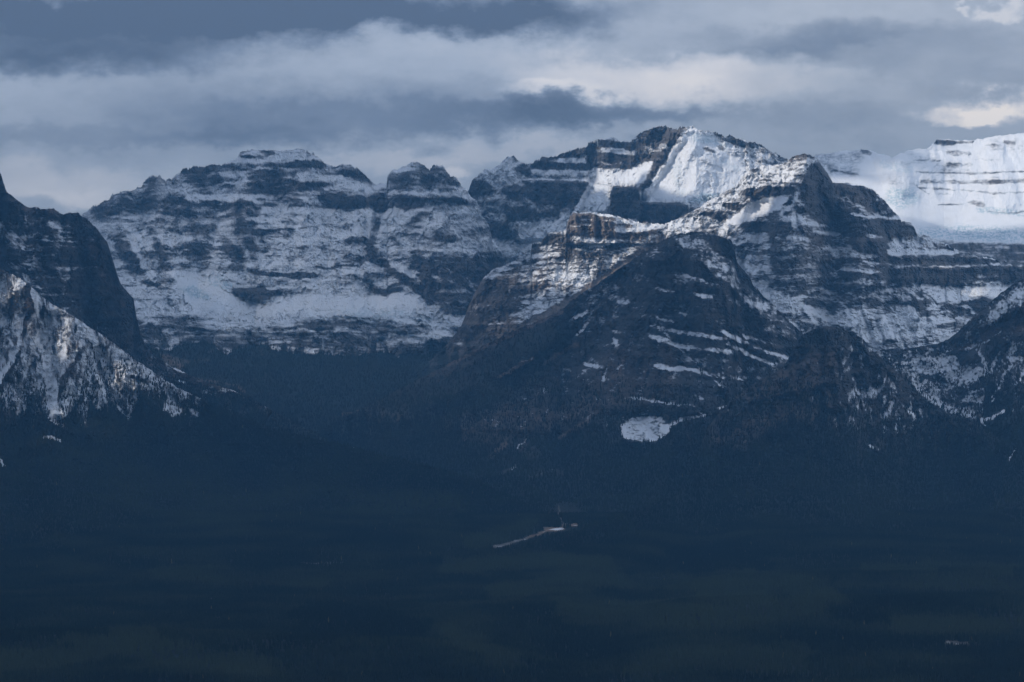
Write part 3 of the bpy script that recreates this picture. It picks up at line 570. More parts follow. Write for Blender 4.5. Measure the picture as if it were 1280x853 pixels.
# ---- dark pyramid in the middle
layer('E', 'mountain', 'dark pyramid shaped mountain with slanting snow dusted ledges, centre of the valley',
      top=[(360, 560), (430, 522), (480, 497), (520, 476), (560, 455), (600, 434), (640, 414), (680, 398), (700, 388), (725, 368), (750, 352), (775, 335), (800, 318), (820, 305), (830, 299), (845, 293), (860, 290), (875, 289), (890, 292), (905, 297), (914, 300), (918, 310), (920.5, 325),
           (923, 330), (930, 338), (938, 347), (942, 357), (955, 370), (970, 385), (985, 400), (1000, 414), (1040, 440), (1120, 500), (1180, 560)],
      bot=[(360, 690), (560, 655), (700, 658), (780, 664), (900, 705), (1180, 724)], dtop=[(360, 12400), (560, 13000), (700, 13100), (870, 12700), (1000, 12300), (1180, 11500)], dbot=[(360, 8800), (560, 9300), (760, 9200), (900, 8300), (1180, 7800)],
      px0=360, px1=1180, step=.72, mat=M_MID, seed=600, streak=(2, 0), aspect=.07, gul=.10, base=-.42, wb=.26, ws=.17, wk=.18, wv=.10, wf=.13, lam=9, tilt=-.16, jag=.7, prof=(1, 4.5), amp1=70, amp2=11, gully=30, clo=.3, chi=1.6,
      marks=[P(.60, 8, 838, 293, 900, 298, 925, 338, 950, 368, 992, 410, 1000, 428, 960, 412, 930, 388, 900, 352, 868, 322), P(-1.0, 3, 884, 298, 915, 301, 919, 326, 908, 322, 892, 312), P(-.8, 5, 922, 332, 940, 352, 945, 366, 925, 352), L(-.6, 4, 860, 340, 900, 352, 930, 380), P(-.7, 6, 925, 388, 945, 392, 962, 405, 935, 405),
             L(1.0, 1.8, 818, 361, 842, 365), L(1.0, 2.4, 868, 367, 888, 372), L(.9, 1.5, 850, 391, 859, 394), L(.8, 1.4, 820, 398, 840, 402), L(.5, 2, 855, 345, 880, 350), L(.5, 2, 858, 345, 900, 358), L(.8, 2.4, 815, 408, 850, 415, 880, 420, 906, 424), L(1.0, 2.8, 812, 420, 850, 432, 880, 436, 912, 440), L(.9, 1.5, 830, 428, 870, 440),
             L(1.0, 2.5, 902, 414, 930, 428, 960, 440, 988, 448), L(.9, 2.2, 910, 430, 940, 445, 970, 457), L(.7, 2, 930, 420, 980, 436), L(1.5, 3.2, 822, 456, 838, 462, 851, 461), L(.9, 2, 855, 460, 885, 468, 928, 474), L(1.0, .8, 818, 404, 850, 438, 870, 456, 902, 484), L(.8, .9, 904, 450, 904, 478), L(.6, 1, 820, 395, 835, 420),
             P(.34, 10, 725, 382, 790, 332, 830, 306, 800, 360, 762, 402, 722, 422), L(.9, 2.2, 773, 377, 784, 378), L(1.0, 2.2, 712, 402, 732, 390), L(.7, 1.8, 738, 392, 752, 380), L(.8, 1.4, 722, 418, 736, 404), L(.8, 2, 765, 415, 780, 417), L(.8, 1, 758, 432, 775, 424), L(.9, 3, 768, 424, 772, 434), L(1.1, 2.5, 735, 456, 752, 460), L(1.0, 1.5, 757, 462, 754, 476), L(1.2, 2.6, 744, 494, 748, 500), L(.9, 1.2, 770, 462, 776, 456),
             L(.9, 1.4, 790, 497, 812, 501, 840, 505, 868, 508), L(.7, 1, 776, 503, 782, 498), P(1.3, 2.4, 777, 535, 784, 526, 796, 522, 812, 521, 828, 523, 836, 530, 838, 541, 830, 548, 812, 554, 792, 552, 778, 549), L(1.1, 2.6, 838, 532, 850, 525, 866, 522, 880, 520), L(1.3, 1.2, 850, 536, 842, 544), L(1.3, 1.2, 872, 516, 888, 518), L(1.2, 2, 897, 512, 907, 508),
             L(.8, 2.2, 627, 592, 638, 588, 646, 582), L(.6, 3.2, 664, 598, 682, 588, 702, 592), L(1.2, 1.0, 648, 560, 658, 550), L(1.0, 1.0, 612, 574, 618, 568), L(.5, 6, 655, 560, 670, 566), L(.5, 1.4, 670, 467, 685, 466)],
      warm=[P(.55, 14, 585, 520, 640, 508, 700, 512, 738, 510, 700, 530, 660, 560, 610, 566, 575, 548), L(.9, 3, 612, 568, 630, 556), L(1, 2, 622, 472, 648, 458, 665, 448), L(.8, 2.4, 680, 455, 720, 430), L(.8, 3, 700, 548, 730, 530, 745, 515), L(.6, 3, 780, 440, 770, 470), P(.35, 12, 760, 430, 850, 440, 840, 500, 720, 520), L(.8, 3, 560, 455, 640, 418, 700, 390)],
      smooth=[P(.8, 8, 440, 500, 600, 440, 690, 398, 700, 420, 600, 480, 480, 530)],
      relief=[L(150, 40, 845, 300, 830, 380, 790, 460, 740, 540), L(-90, 26, 790, 360, 730, 430), L(110, 22, 880, 330, 900, 400, 910, 470), L(-70, 20, 850, 400, 870, 480), L(100, 22, 940, 400, 960, 460), P(60, 4, 560, 515, 650, 512, 740, 515, 740, 540, 560, 540), P(60, 4, 760, 470, 910, 480, 930, 520, 760, 515), L(-50, 10, 700, 440, 640, 480), L(90, 20, 620, 500, 600, 560, 620, 610)],
      forest_y=[(360, 500), (480, 505), (560, 505), (620, 500), (700, 512), (780, 518), (900, 515), (1180, 515)],
      forest=[P(-1.05, 2.4, 777, 535, 784, 526, 796, 522, 812, 521, 828, 523, 836, 530, 838, 541, 830, 548, 812, 554, 792, 552, 778, 549), L(-.8, 2.8, 838, 532, 850, 525, 880, 520), P(-.55, 14, 585, 520, 640, 508, 700, 512, 738, 510, 700, 530, 655, 552, 610, 558, 580, 545), L(-.6, 3, 612, 572, 632, 556), L(-.7, 2.4, 627, 592, 638, 588, 646, 582), L(-.6, 3.4, 664, 598, 682, 588, 702, 592), L(-.8, 1.4, 648, 560, 658, 550), L(-.5, 6, 655, 560, 670, 566), L(-.8, 3, 700, 548, 745, 515),
              P(.7, 8, 440, 505, 560, 470, 640, 425, 690, 405, 720, 420, 680, 470, 600, 520), L(-.9, 1.5, 622, 472, 648, 458, 665, 448), L(-.6, 2, 680, 455, 720, 430), L(-.7, 1.5, 872, 516, 907, 508)], tree=(250, 10, 19))

# ---- left back dark wall
layer('H', 'mountain', 'dark horizontally banded wall dusted with snow behind the left slope',
      top=[(-300, 520), (-240, 400), (-180, 290), (-120, 205), (-75, 172), (-30, 188), (-6, 208), (1, 217), (4, 228), (8, 239), (15, 244), (25, 253), (33, 258), (50, 260), (68, 261), (75, 266), (80, 268), (86, 266), (98, 266), (108, 273), (118, 282), (128, 295), (134, 303), (139, 318), (145, 338), (151, 356),
           (160, 365), (167, 374), (169, 386), (171, 398), (174, 410), (178, 422), (184, 434), (195, 445), (212, 456), (235, 468), (260, 478), (287, 486), (310, 496), (340, 512), (400, 545), (440, 570)],
      bot=[(-180, 560), (100, 560), (440, 600)], dtop=[(-180, 12800), (0, 13200), (80, 13300), (130, 13500), (170, 13300), (240, 12900), (440, 11500)], dbot=[(-180, 11600), (200, 11600), (440, 10800)],
      px0=-300, px1=440, step=.7, mat=M_MID, seed=700, streak=(3, 0), aspect=.10, gul=.10, base=-.40, wb=.26, ws=.34, wk=.36, wv=.12, wf=.14, lam=8, jag=.7, amp1=75, amp2=12, clo=.15, chi=1.8, prof=(1, 2),
      marks=[L(.8, 1.1, 47, 300, 85, 302, 118, 301), L(.6, 5, 28, 270, 60, 274, 75, 284), L(.5, 2.4, 62, 283, 90, 284), L(.5, 1.4, 70, 290, 105, 292), L(.5, 7, 0, 282, 15, 300), P(.25, 12, -180, 270, 40, 275, 60, 330, 30, 345, -180, 330), L(.5, 1, 60, 317, 90, 318), L(.5, 1, 95, 335, 125, 334), L(.5, 1, 110, 364, 135, 362), L(.5, 1, 70, 308, 100, 309), L(.4, 3, 38, 305, 42, 330),
             P(-.45, 10, 100, 268, 140, 300, 170, 380, 178, 430, 110, 400, 80, 320), P(-.6, 3, -30, 190, 5, 230, 40, 262, 80, 268, 60, 272, 20, 268, -20, 262), L(-.9, 2, 40, 263, 70, 264), L(.5, 3, 30, 345, 50, 362), L(1.6, 1.4, 218, 460, 230, 466), L(1.4, 2.2, 205, 444, 228, 452), L(1.3, 1.2, 219, 476, 232, 478), L(.5, 1, 240, 478, 300, 490)],
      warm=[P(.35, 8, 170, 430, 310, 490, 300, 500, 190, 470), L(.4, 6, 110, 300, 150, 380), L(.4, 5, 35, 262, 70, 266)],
      relief=[L(120, 16, 20, 250, 30, 320, 50, 380), L(-90, 16, 0, 270, 0, 340), L(110, 18, 128, 296, 140, 380, 150, 430), L(-80, 18, 85, 290, 105, 400), L(90, 12, 72, 266, 70, 330)],
      forest_y=[(-180, 470), (150, 455), (200, 463), (260, 486), (310, 498), (440, 560)], forest=[P(-1.2, 3, 195, 438, 215, 446, 240, 466, 300, 486, 306, 492, 240, 480, 200, 458)], tree=(300, 10, 18))

# ---- left front snowy pyramid running down into the forest
layer('I', 'mountain', 'snow dusted slope with white gullies running down into dark forest, left foreground',
      top=[(-300, 700), (-240, 560), (-180, 430), (-120, 330), (-75, 300), (-40, 308), (0, 336), (8, 340), (16, 343), (28, 350), (40, 360), (60, 377), (80, 388), (95, 397), (110, 408), (130, 420), (150, 435), (165, 447), (185, 460), (205, 474), (225, 486), (245, 495), (270, 506), (300, 520), (340, 535),
           (400, 550), (440, 558), (480, 569), (520, 579), (560, 588), (600, 602), (640, 622), (680, 643), (705, 658), (730, 675), (780, 690)],
      bot=[(-180, 720), (300, 719), (480, 712), (560, 700), (620, 688), (700, 674), (780, 696)], dtop=[(-180, 11600), (0, 11400), (200, 11000), (400, 10400), (600, 9750), (700, 9450), (780, 9300)], dbot=[(-180, 7700), (480, 7800), (560, 8150), (620, 8550), (700, 8950), (780, 9000)],
      px0=-300, px1=780, step=.74, mat=M_MID, seed=800, streak=(0, 5), aspect=.12, gul=.10, base=.10, wb=.20, ws=.09, wk=.10, wv=.50, wf=.15, lam=7, tilt=.1, jag=.5, amp1=60, amp2=9, gully=20, prof=(1, 4.5), clo=.6, chi=1.5,
      marks=[P(1.3, 4, 57, 440, 63, 450, 70, 480, 73, 515, 69, 530, 63, 524, 57, 490), L(1.4, 2.8, 26, 428, 14, 452, 0, 478), L(1.2, 2.8, 110, 410, 124, 442, 138, 472, 150, 497), L(.5, 1.6, 100, 425, 106, 455), L(.6, 1.8, 118, 455, 135, 505), L(-1.2, 2.2, 34, 352, 38, 378, 32, 405, 24, 440, 10, 470, -10, 500), L(-1.2, 2.4, 102, 440, 92, 455, 82, 472, 74, 500), L(-.7, 2, 20, 365, 10, 400, 0, 420), L(-.5, 1.6, 55, 384, 48, 410),
             L(.5, 1.4, 40, 370, 55, 410, 60, 440), L(.5, 5, 35, 345, 22, 360), L(-.7, 1.2, 50, 392, 92, 396), L(-.4, 1, 45, 378, 80, 386), L(.45, 5, 45, 375, 80, 390), P(.5, 6, 140, 448, 165, 455, 196, 472, 205, 480, 180, 486, 150, 470), L(-1.0, 2, 160, 470, 178, 476, 196, 480), L(1.0, 1.6, 185, 482, 200, 475), P(.6, 3, 205, 505, 222, 508, 230, 516, 218, 520, 203, 514), P(.7, 3, 238, 512, 248, 516, 248, 522, 240, 520), P(.9, 2, 311, 540, 316, 538, 322, 548, 316, 547), L(1.8, 1.6, 56, 546, 66, 547, 76, 551), L(.8, 1.4, 150, 512, 160, 522), L(1.0, 1, 193, 522, 197, 530), L(1, 1, 215, 480, 240, 492), P(.35, 12, 75, 400, 110, 420, 60, 470, 40, 430),
             L(1.2, 1.5, 0, 574, 5, 582), L(1.2, 1.1, 120, 683, 160, 681), L(1.0, 1.0, 95, 699, 106, 698), L(.9, 1, 267, 657, 270, 657)],
      warm=[L(.5, 8, 35, 380, 25, 430), L(.5, 9, 95, 425, 85, 470), L(.4, 10, 150, 460, 200, 478), L(.35, 9, 60, 550, 80, 590)],
      relief=[L(110, 15, 34, 352, 34, 410, 20, 460, 0, 520), L(-80, 10, 55, 400, 66, 460, 68, 530), L(110, 14, 98, 405, 92, 455, 76, 510), L(-70, 8, 125, 440, 145, 500), L(80, 14, 150, 440, 180, 480, 200, 540), L(60, 30, 300, 540, 380, 600), L(-50, 20, 240, 520, 300, 600), L(50, 30, 480, 590, 540, 640)],
      forest_y=[(-180, 505), (0, 505), (40, 500), (70, 508), (110, 498), (150, 492), (180, 488), (205, 492), (240, 502), (280, 512), (340, 532), (420, 550), (600, 590), (780, 650)],
      forest=[P(1.6, 12, 262, 480, 300, 500, 420, 530, 800, 660, 800, 740, 180, 740, 250, 560), P(-1.0, 4, 57, 470, 72, 475, 74, 520, 69, 532, 62, 524), L(-.9, 2, 0, 470, 14, 452), P(-.7, 4, 203, 504, 222, 506, 232, 516, 218, 521, 203, 514), P(-.8, 3, 238, 512, 248, 516, 248, 523, 240, 520), P(-1, 2, 311, 540, 316, 538, 322, 548, 316, 547), L(-1.2, 1.8, 56, 546, 66, 547, 76, 551), L(-.7, 1.4, 140, 480, 150, 512), L(-.6, 1.5, 128, 480, 136, 515), L(-.8, 1.5, 150, 512, 160, 522), L(-1, 1.5, 0, 574, 5, 582), L(-1, 1.2, 120, 683, 160, 681), L(-1, 1.2, 95, 699, 106, 698)], tree=(150, 9, 17))

# ---- right front: slope with the snow tongue basin
layer('G', 'mountain', 'dark slope above a snowy moraine basin at the right edge',
      top=[(1040, 470), (1080, 450), (1098, 437), (1115, 436), (1130, 436), (1150, 433), (1170, 430), (1185, 424), (1197, 415), (1208, 404), (1220, 392), (1235, 379), (1250, 367), (1265, 356), (1280, 347), (1320, 328), (1370, 345), (1430, 420), (1500, 540), (1560, 690)],
      bot=[(1040, 716), (1560, 716)], dtop=[(1040, 12500), (1180, 12500), (1280, 12000), (1480, 11600)], dbot=[(1040, 7900), (1480, 7900)],
      px0=1040, px1=1560, step=.7, mat=M_MID, seed=900, streak=(0, 2), aspect=.12, gul=.12, base=-.30, wb=.22, ws=.16, wk=.26, wv=.24, wf=.22, lam=8, tilt=.35, jag=.5, amp1=60, amp2=10, prof=(1, 4.5), clo=.6, chi=1.5,
      marks=[P(.55, 6, 1102, 440, 1160, 444, 1200, 452, 1232, 452, 1236, 468, 1212, 482, 1222, 500, 1200, 508, 1160, 492, 1138, 475), L(1.2, 4, 1143, 478, 1158, 494, 1185, 510, 1215, 518), P(.9, 4, 1200, 508, 1216, 510, 1219, 520, 1205, 522), L(-.9, 1.6, 1100, 437, 1130, 437, 1170, 431, 1195, 418), L(.7, 2, 1150, 462, 1145, 450, 1165, 448), L(-.8, 4, 1150, 470, 1180, 476), L(-.6, 3, 1120, 447, 1150, 449), P(-.6, 4, 1192, 484, 1215, 488, 1205, 505, 1195, 500),
             P(.85, 4, 1232, 400, 1242, 384, 1258, 370, 1285, 352, 1300, 360, 1285, 374, 1262, 386, 1240, 402), L(-.9, 3, 1180, 428, 1200, 418, 1225, 396), P(-.9, 4, 1192, 442, 1220, 438, 1225, 450, 1205, 456), L(1.0, 1.2, 1205, 437, 1230, 428, 1251, 415), L(1.0, 1.2, 1186, 447, 1196, 446), L(.9, 2.2, 1232, 462, 1228, 448, 1224, 442), L(1.2, 2, 1262, 456, 1254, 474, 1246, 488, 1240, 502), L(.7, 1.6, 1250, 440, 1240, 462), L(.7, 4, 1268, 430, 1262, 448), L(.8, 1.2, 1285, 460, 1275, 475),
             L(1.6, 1.8, 1226, 525, 1240, 523, 1254, 513), L(1.6, 1.4, 1226, 524, 1232, 533), L(1.6, 1.2, 1264, 516, 1266, 514), L(1.5, 1.6, 1262, 576, 1268, 562), L(1.4, 1.2, 1280, 588, 1284, 590), L(1.1, 1.0, 1232, 545, 1233, 554), L(1.0, 3, 1205, 532, 1215, 545), P(-.7, 8, 1220, 425, 1290, 378, 1290, 400, 1240, 430)],
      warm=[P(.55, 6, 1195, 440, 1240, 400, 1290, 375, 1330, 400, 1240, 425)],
      relief=[L(-90, 16, 1150, 470, 1215, 520), L(110, 10, 1200, 415, 1240, 396, 1285, 372), L(100, 14, 1225, 450, 1240, 500, 1225, 560), L(-70, 12, 1262, 440, 1250, 500)],
      forest_y=[(1040, 480), (1140, 500), (1180, 520), (1215, 528), (1228, 500), (1235, 470), (1260, 480), (1290, 500), (1480, 500)],
      forest=[L(-1.2, 1.8, 1226, 525, 1240, 523, 1254, 513), L(-1, 1.5, 1262, 576, 1268, 562), L(-1, 1.4, 1226, 524, 1232, 533), L(-.8, 1.4, 1248, 485, 1240, 502), L(-.9, 1.4, 1280, 588, 1284, 590), L(-.5, 3, 1205, 532, 1215, 545)], tree=(220, 10, 18))

# ---- right middle: rounded dark dome in front
layer('F', 'mountain', 'rounded dark rock dome with streaked cliffs and a thin snow gully, right of centre',
      top=[(590, 700), (640, 684), (700, 669), (740, 657), (780, 644), (820, 630), (845, 618), (862, 598), (873, 565), (885, 534), (900, 514), (915, 500), (940, 481), (960, 470), (975, 462), (985, 450), (990, 438), (997, 426), (1005, 417), (1018, 411), (1035, 408), (1050, 410), (1065, 415), (1080, 425), (1090, 436), (1098, 444), (1110, 455), (1125, 470),
           (1140, 485), (1155, 497), (1170, 507), (1190, 518), (1212, 526), (1230, 535), (1250, 550), (1280, 575), (1340, 625), (1400, 700)],
      bot=[(590, 720), (780, 723), (1400, 723)], dtop=[(590, 8000), (700, 8420), (780, 8850), (845, 9400), (900, 10700), (1040, 11300), (1150, 11200), (1280, 10300), (1400, 9200)], dbot=[(590, 7700), (1400, 7700)],
      px0=590, px1=1400, step=.7, mat=M_MID, seed=1000, streak=(0, 3), base=-.72, wb=.20, ws=.06, wk=.12, wv=.30, wf=.20, lam=9, tilt=.2, jag=.5, amp1=60, amp2=10, gully=18, prof=(1, 5), clo=.5, chi=1.5,
      marks=[P(.50, 10, 1050, 428, 1072, 425, 1100, 452, 1140, 490, 1165, 512, 1150, 535, 1090, 545, 1045, 545, 1048, 480), L(1.2, 1.3, 1062, 465, 1070, 482, 1078, 500, 1084, 520), L(1.0, 1.0, 1120, 496, 1135, 512, 1148, 528), L(.6, 3, 1042, 432, 1065, 436), L(.6, 3, 1058, 474, 1068, 476), L(.7, 4, 1108, 476, 1118, 482), L(-.4, 8, 1080, 440, 1100, 460),
             L(1.6, 2.0, 1086, 558, 1099, 561), L(1.4, 1.2, 1104, 563, 1112, 565), L(1.0, 3, 1043, 524, 1046, 540), L(.9, 1.2, 897, 512, 908, 507), L(1.0, 1.2, 928, 553, 934, 550), L(.7, 2, 1070, 425, 1100, 446)],
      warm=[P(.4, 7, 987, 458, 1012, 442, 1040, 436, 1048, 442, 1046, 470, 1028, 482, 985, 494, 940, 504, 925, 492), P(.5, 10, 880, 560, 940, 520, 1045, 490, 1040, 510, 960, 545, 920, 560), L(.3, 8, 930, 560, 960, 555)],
      relief=[L(110, 14, 1040, 410, 1046, 440, 1044, 500), L(-60, 12, 1010, 420, 985, 455), L(-50, 8, 1066, 450, 1084, 520), L(80, 14, 1110, 458, 1120, 520), P(50, 3, 985, 462, 1045, 440, 1045, 480, 930, 505)],
      forest_y=[(590, 500), (780, 500), (880, 530), (920, 520), (980, 506), (1030, 500), (1046, 528), (1080, 540), (1130, 540), (1170, 530), (1210, 530), (1400, 560)],
      forest=[L(-1, 2, 1086, 558, 1099, 561), L(-.8, 1.4, 1104, 563, 1112, 565), P(-.5, 8, 880, 555, 940, 520, 1000, 506, 990, 520, 930, 560), P(.35, 10, 1000, 412, 1060, 412, 1030, 430, 1000, 440)], tree=(220, 9, 18))


# ------------------------------------------------------------------ wide valley floor and the ground all round
def ground_height(x, y):
    r = np.sqrt(x * x + y * y)
    z = 14 * fbm(x / 1400, y / 700, 41, 4) * sm(2500, 4500, r)
    z = z + 42 * np.exp(-((y - 6400 - .10 * x + 60 * np.sin(x / 500)) / 300.) ** 2) * sm(-900, 700, x)
    z = z + 26 * np.exp(-((y - 5600 + .25 * x) / 160.) ** 2) * sm(300, -300, x)
    z = z + 30 * np.exp(-((y - 7200 - .16 * x) / 260.) ** 2) * sm(-200, 900, x)
    z = z - 22 * np.exp(-((x - 60 - (y - 5200) * .14) / 110.) ** 2)
    z = z + (CAMZ - 30) * (1 - sm(0, 3600, r)) + 60 * sm(7500, 9500, y)
    # rim of far hills so that the land rolls on past the view
    z = z + 700 * sm(9000, 14000, np.abs(x)) * (.6 + .6 * fbm(x / 3000, y / 3000, 45, 5))
    return z


ys = np.concatenate([np.linspace(-9000, 1000, 60), np.linspace(1100, 4300, 60), np.linspace(4320, 9600, 620), np.linspace(9700, 20600, 60)]).astype(f4)
us = np.concatenate([np.linspace(-16000, -1.05 * 2600, 60), np.linspace(-2600, 2600, 900), np.linspace(1.05 * 2600, 16000, 60)]).astype(f4)
GX, GY = np.meshgrid(us, ys)
GZ = ground_height(GX, GY).astype(f4)
GPX = 640 + F * GX / np.maximum(GY, 500); GPY = HY - F * (GZ - CAMZ) / np.maximum(GY, 500)
front = GY > 4000
# creek bed, road and the few open snowy clearings on the floor
wig = 4 * fbm(GPX / 10, GPY / 5, 61, 3)
qx = GPX + wig; qy = GPY + .35 * wig
creek = paint(qx, qy, [L(1, 1.5, 618, 684, 636, 680, 652, 675, 664, 671, 682, 664, 704, 661), L(1, 1.8, 680, 661, 704, 661), L(1, 1.8, 704, 657, 722, 656), L(1, .9, 698, 634, 698, 646, 704, 651, 708, 656), L(.6, .8, 690, 648, 680, 652)])
clear = paint(qx, qy, [L(1, 2.2, 1184, 803, 1196, 804), L(.8, 1.1, 1196, 805, 1212, 804), L(.7, .8, 375, 705, 440, 703, 520, 703), L(1, .8, 263, 748, 266, 749), L(.8, .8, 490, 740, 492, 742), L(.6, .9, 1095, 714, 1105, 714)])
cl = fbm(GX / 330, GY / 520, 63, 5, .6) * 1.5
snowA = -1.0 + 1.22 * (creek + clear) * (.55 + .8 * fbm(GX / 30, GY / 60, 66, 3))
fo = np.clip(1.1 - 1.3 * (creek + clear), 0, 1).astype(f4)
warmA = np.clip(paint(qx, qy, [L(1, 3, 682, 664, 720, 656), L(.7, 3, 660, 670, 690, 664)]), 0, 1)
open_ = paint(qx, qy, [L(1, 3.2, 618, 688, 636, 684, 652, 679, 664, 675, 682, 668, 704, 665, 722, 660), L(.9, 2, 698, 640, 698, 648, 706, 656), L(1, 3, 1184, 806, 1212, 808), L(.8, 2, 375, 707, 440, 705), L(.8, 2, 263, 751, 266, 751)])
fot = np.clip(fo - open_, 0, 1) * np.clip(.62 + .75 * cl, .25, 1)
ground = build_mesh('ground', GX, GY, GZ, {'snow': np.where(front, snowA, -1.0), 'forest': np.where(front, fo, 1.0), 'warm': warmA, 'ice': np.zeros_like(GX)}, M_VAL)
ground['kind'] = 'structure'
ground['label'] = 'dark forested valley floor with low ridges and a pale creek bed'
vis = ((GPX > -220) & (GPX < 1500) & (GPY < 880) & (GY < 9500)).astype(f4)
scatter(GX, GY, GZ, fot * vis * (GY > 4300), 40, 10, 20)

# ------------------------------------------------------------------ conifer forest
def conifer_mesh():
    vs_, fs_ = [], []
    n = 6
    for z0, z1, r in ((.06, .55, .19), (.34, .80, .145), (.60, 1.0, .095)):
        b0 = len(vs_)
        for k in range(n):
            a = 2 * math.pi * k / n + z0 * 3
            rr = r * (1 + .22 * math.sin(k * 2.4 + z0 * 9))
            vs_.append((rr * math.cos(a), rr * math.sin(a), z0 + .03 * math.sin(k * 4.1)))
        vs_.append((0.004, 0, z1))
        for k in range(n): fs_.append((b0 + k, b0 + (k + 1) % n, b0 + n))
    b0 = len(vs_)
    for zz, r in ((-.05, .02), (.2, .016)):
        for k in range(4):
            a = math.pi / 2 * k
            vs_.append((r * math.cos(a), r * math.sin(a), zz))
    for k in range(4): fs_.append((b0 + k, b0 + (k + 1) % 4, b0 + 4 + (k + 1) % 4, b0 + 4 + k))
    me = bpy.data.meshes.new('conifer'); me.from_pydata(vs_, [], fs_); me.update()
    return me


m_tree = bpy.data.materials.new('conifer_needles'); m_tree.use_nodes = True
N = NB(m_tree.node_tree); m_tree.node_tree.nodes.clear()
a_tone = N.n('ShaderNodeAttribute', attribute_name='tone', attribute_type='INSTANCER').outputs['Fac']
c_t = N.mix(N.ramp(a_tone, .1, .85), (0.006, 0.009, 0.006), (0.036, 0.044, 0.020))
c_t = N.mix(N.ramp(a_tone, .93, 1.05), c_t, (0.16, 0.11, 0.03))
bt = N.n('ShaderNodeBsdfPrincipled'); N.put(bt.inputs['Base Color'], c_t); bt.inputs['Roughness'].default_value = .9
bt.inputs['Specular IOR Level'].default_value = .1
ot = N.n('ShaderNodeOutputMaterial'); N.put(ot.inputs[0], bt.outputs[0])
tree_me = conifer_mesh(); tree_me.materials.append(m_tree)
tree_ob = bpy.data.objects.new('conifer_source', tree_me)      # only used by the forest's node tree; not linked to the scene

TP = np.concatenate([t[0] for t in TREES]); TH = np.concatenate([t[1] for t in TREES]); TC = np.concatenate([t[2] for t in TREES])
print('trees', len(TP))
pm = bpy.data.meshes.new('forest'); pm.vertices.add(len(TP)); pm.vertices.foreach_set('co', TP.astype(f4).ravel())
a = pm.attributes.new('h', 'FLOAT', 'POINT'); a.data.foreach_set('value', TH)
tpx = 640 + F * TP[:, 0] / TP[:, 1]; tpy = HY - F * (TP[:, 2] - CAMZ) / TP[:, 1]
tpx = tpx + 30 * fbm(tpx / 40, tpy / 14, 951, 4, .6); tpy2 = tpy + 12 * fbm(tpx / 60, tpy / 12, 952, 4, .6)
stands = paint(tpx, tpy2, [L(.5, 12, 560, 712, 660, 704, 760, 716), L(.5, 10, 620, 742, 760, 732, 900, 730, 1040, 740), L(.45, 9, 880, 745, 960, 752), L(.4, 6, 1080, 714, 1180, 712, 1270, 718), L(.4, 8, 1060, 730, 1270, 735), L(.5, 14, 700, 770, 900, 775, 1050, 760), L(.45, 10, 1120, 790, 1290, 780),
                           L(.5, 14, 0, 838, 150, 815, 230, 825, 330, 838), L(.4, 8, 90, 805, 190, 798), L(.4, 10, 560, 800, 640, 830), L(.35, 10, 200, 720, 400, 730), L(.4, 16, 800, 840, 1000, 825), L(.45, 10, 600, 676, 660, 664),
                           L(.3, 30, 100, 600, 300, 640), L(.3, 20, 350, 620, 560, 640), L(-.4, 14, 380, 770, 520, 790), L(-.4, 10, 1040, 770, 1100, 780), L(-.3, 14, 850, 700, 960, 712)])
TC = TC * .7 + stands
tone = np.clip(TC * .72 + .12 * rng.rand(len(TP)), 0, .8).astype(f4)
tone[rng.rand(len(TP)) < .0008] = 1.0
a = pm.attributes.new('tone', 'FLOAT', 'POINT'); a.data.foreach_set('value', tone)
forest = bpy.data.objects.new('forest', pm); sc.collection.objects.link(forest)
forest['kind'] = 'stuff'; forest['label'] = 'dense dark conifer forest covering the valley and lower slopes'
ng = bpy.data.node_groups.new('forest_points', 'GeometryNodeTree')
ng.interface.new_socket('Geometry', in_out='INPUT', socket_type='NodeSocketGeometry')
ng.interface.new_socket('Geometry', in_out='OUTPUT', socket_type='NodeSocketGeometry')
G = NB(ng)
gi = G.n('NodeGroupInput'); go = G.n('NodeGroupOutput')
m2p = G.n('GeometryNodeMeshToPoints'); G.put(m2p.inputs['Mesh'], gi.outputs[0])
oi = G.n('GeometryNodeObjectInfo'); oi.inputs['Object'].default_value = tree_ob
ip = G.n('GeometryNodeInstanceOnPoints'); G.put(ip.inputs['Points'], m2p.outputs[0]); G.put(ip.inputs['Instance'], oi.outputs['Geometry'])
rv = G.n('FunctionNodeRandomValue', data_type='FLOAT_VECTOR'); rv.inputs[0].default_value = (-.03, -.03, 0); rv.inputs[1].default_value = (.03, .03, 6.28)
G.put(ip.inputs['Rotation'], rv.outputs[0])
na = G.n('GeometryNodeInputNamedAttribute', data_type='FLOAT'); na.inputs['Name'].default_value = 'h'
G.put(ip.inputs['Scale'], na.outputs[0])
G.put(go.inputs[0], ip.outputs[0])
md = forest.modifiers.new('forest', 'NODES'); md.node_group = ng

# ------------------------------------------------------------------ unseen cloud deck added to shade the range; gaps shaped for the sun patches
DECK = CAMZ + 3900.0
gx = np.arange(-11000, 3200, 70).astype(f4); gy = np.arange(-6000, 20500, 75).astype(f4)
KX, KY = np.meshgrid(gx, gy)
cover = np.ones_like(KX)
nz = fbm(KX / 900, KY / 900, 71, 5, .55)
nz2 = fbm(KX / 260, KY / 260, 72, 4, .6)


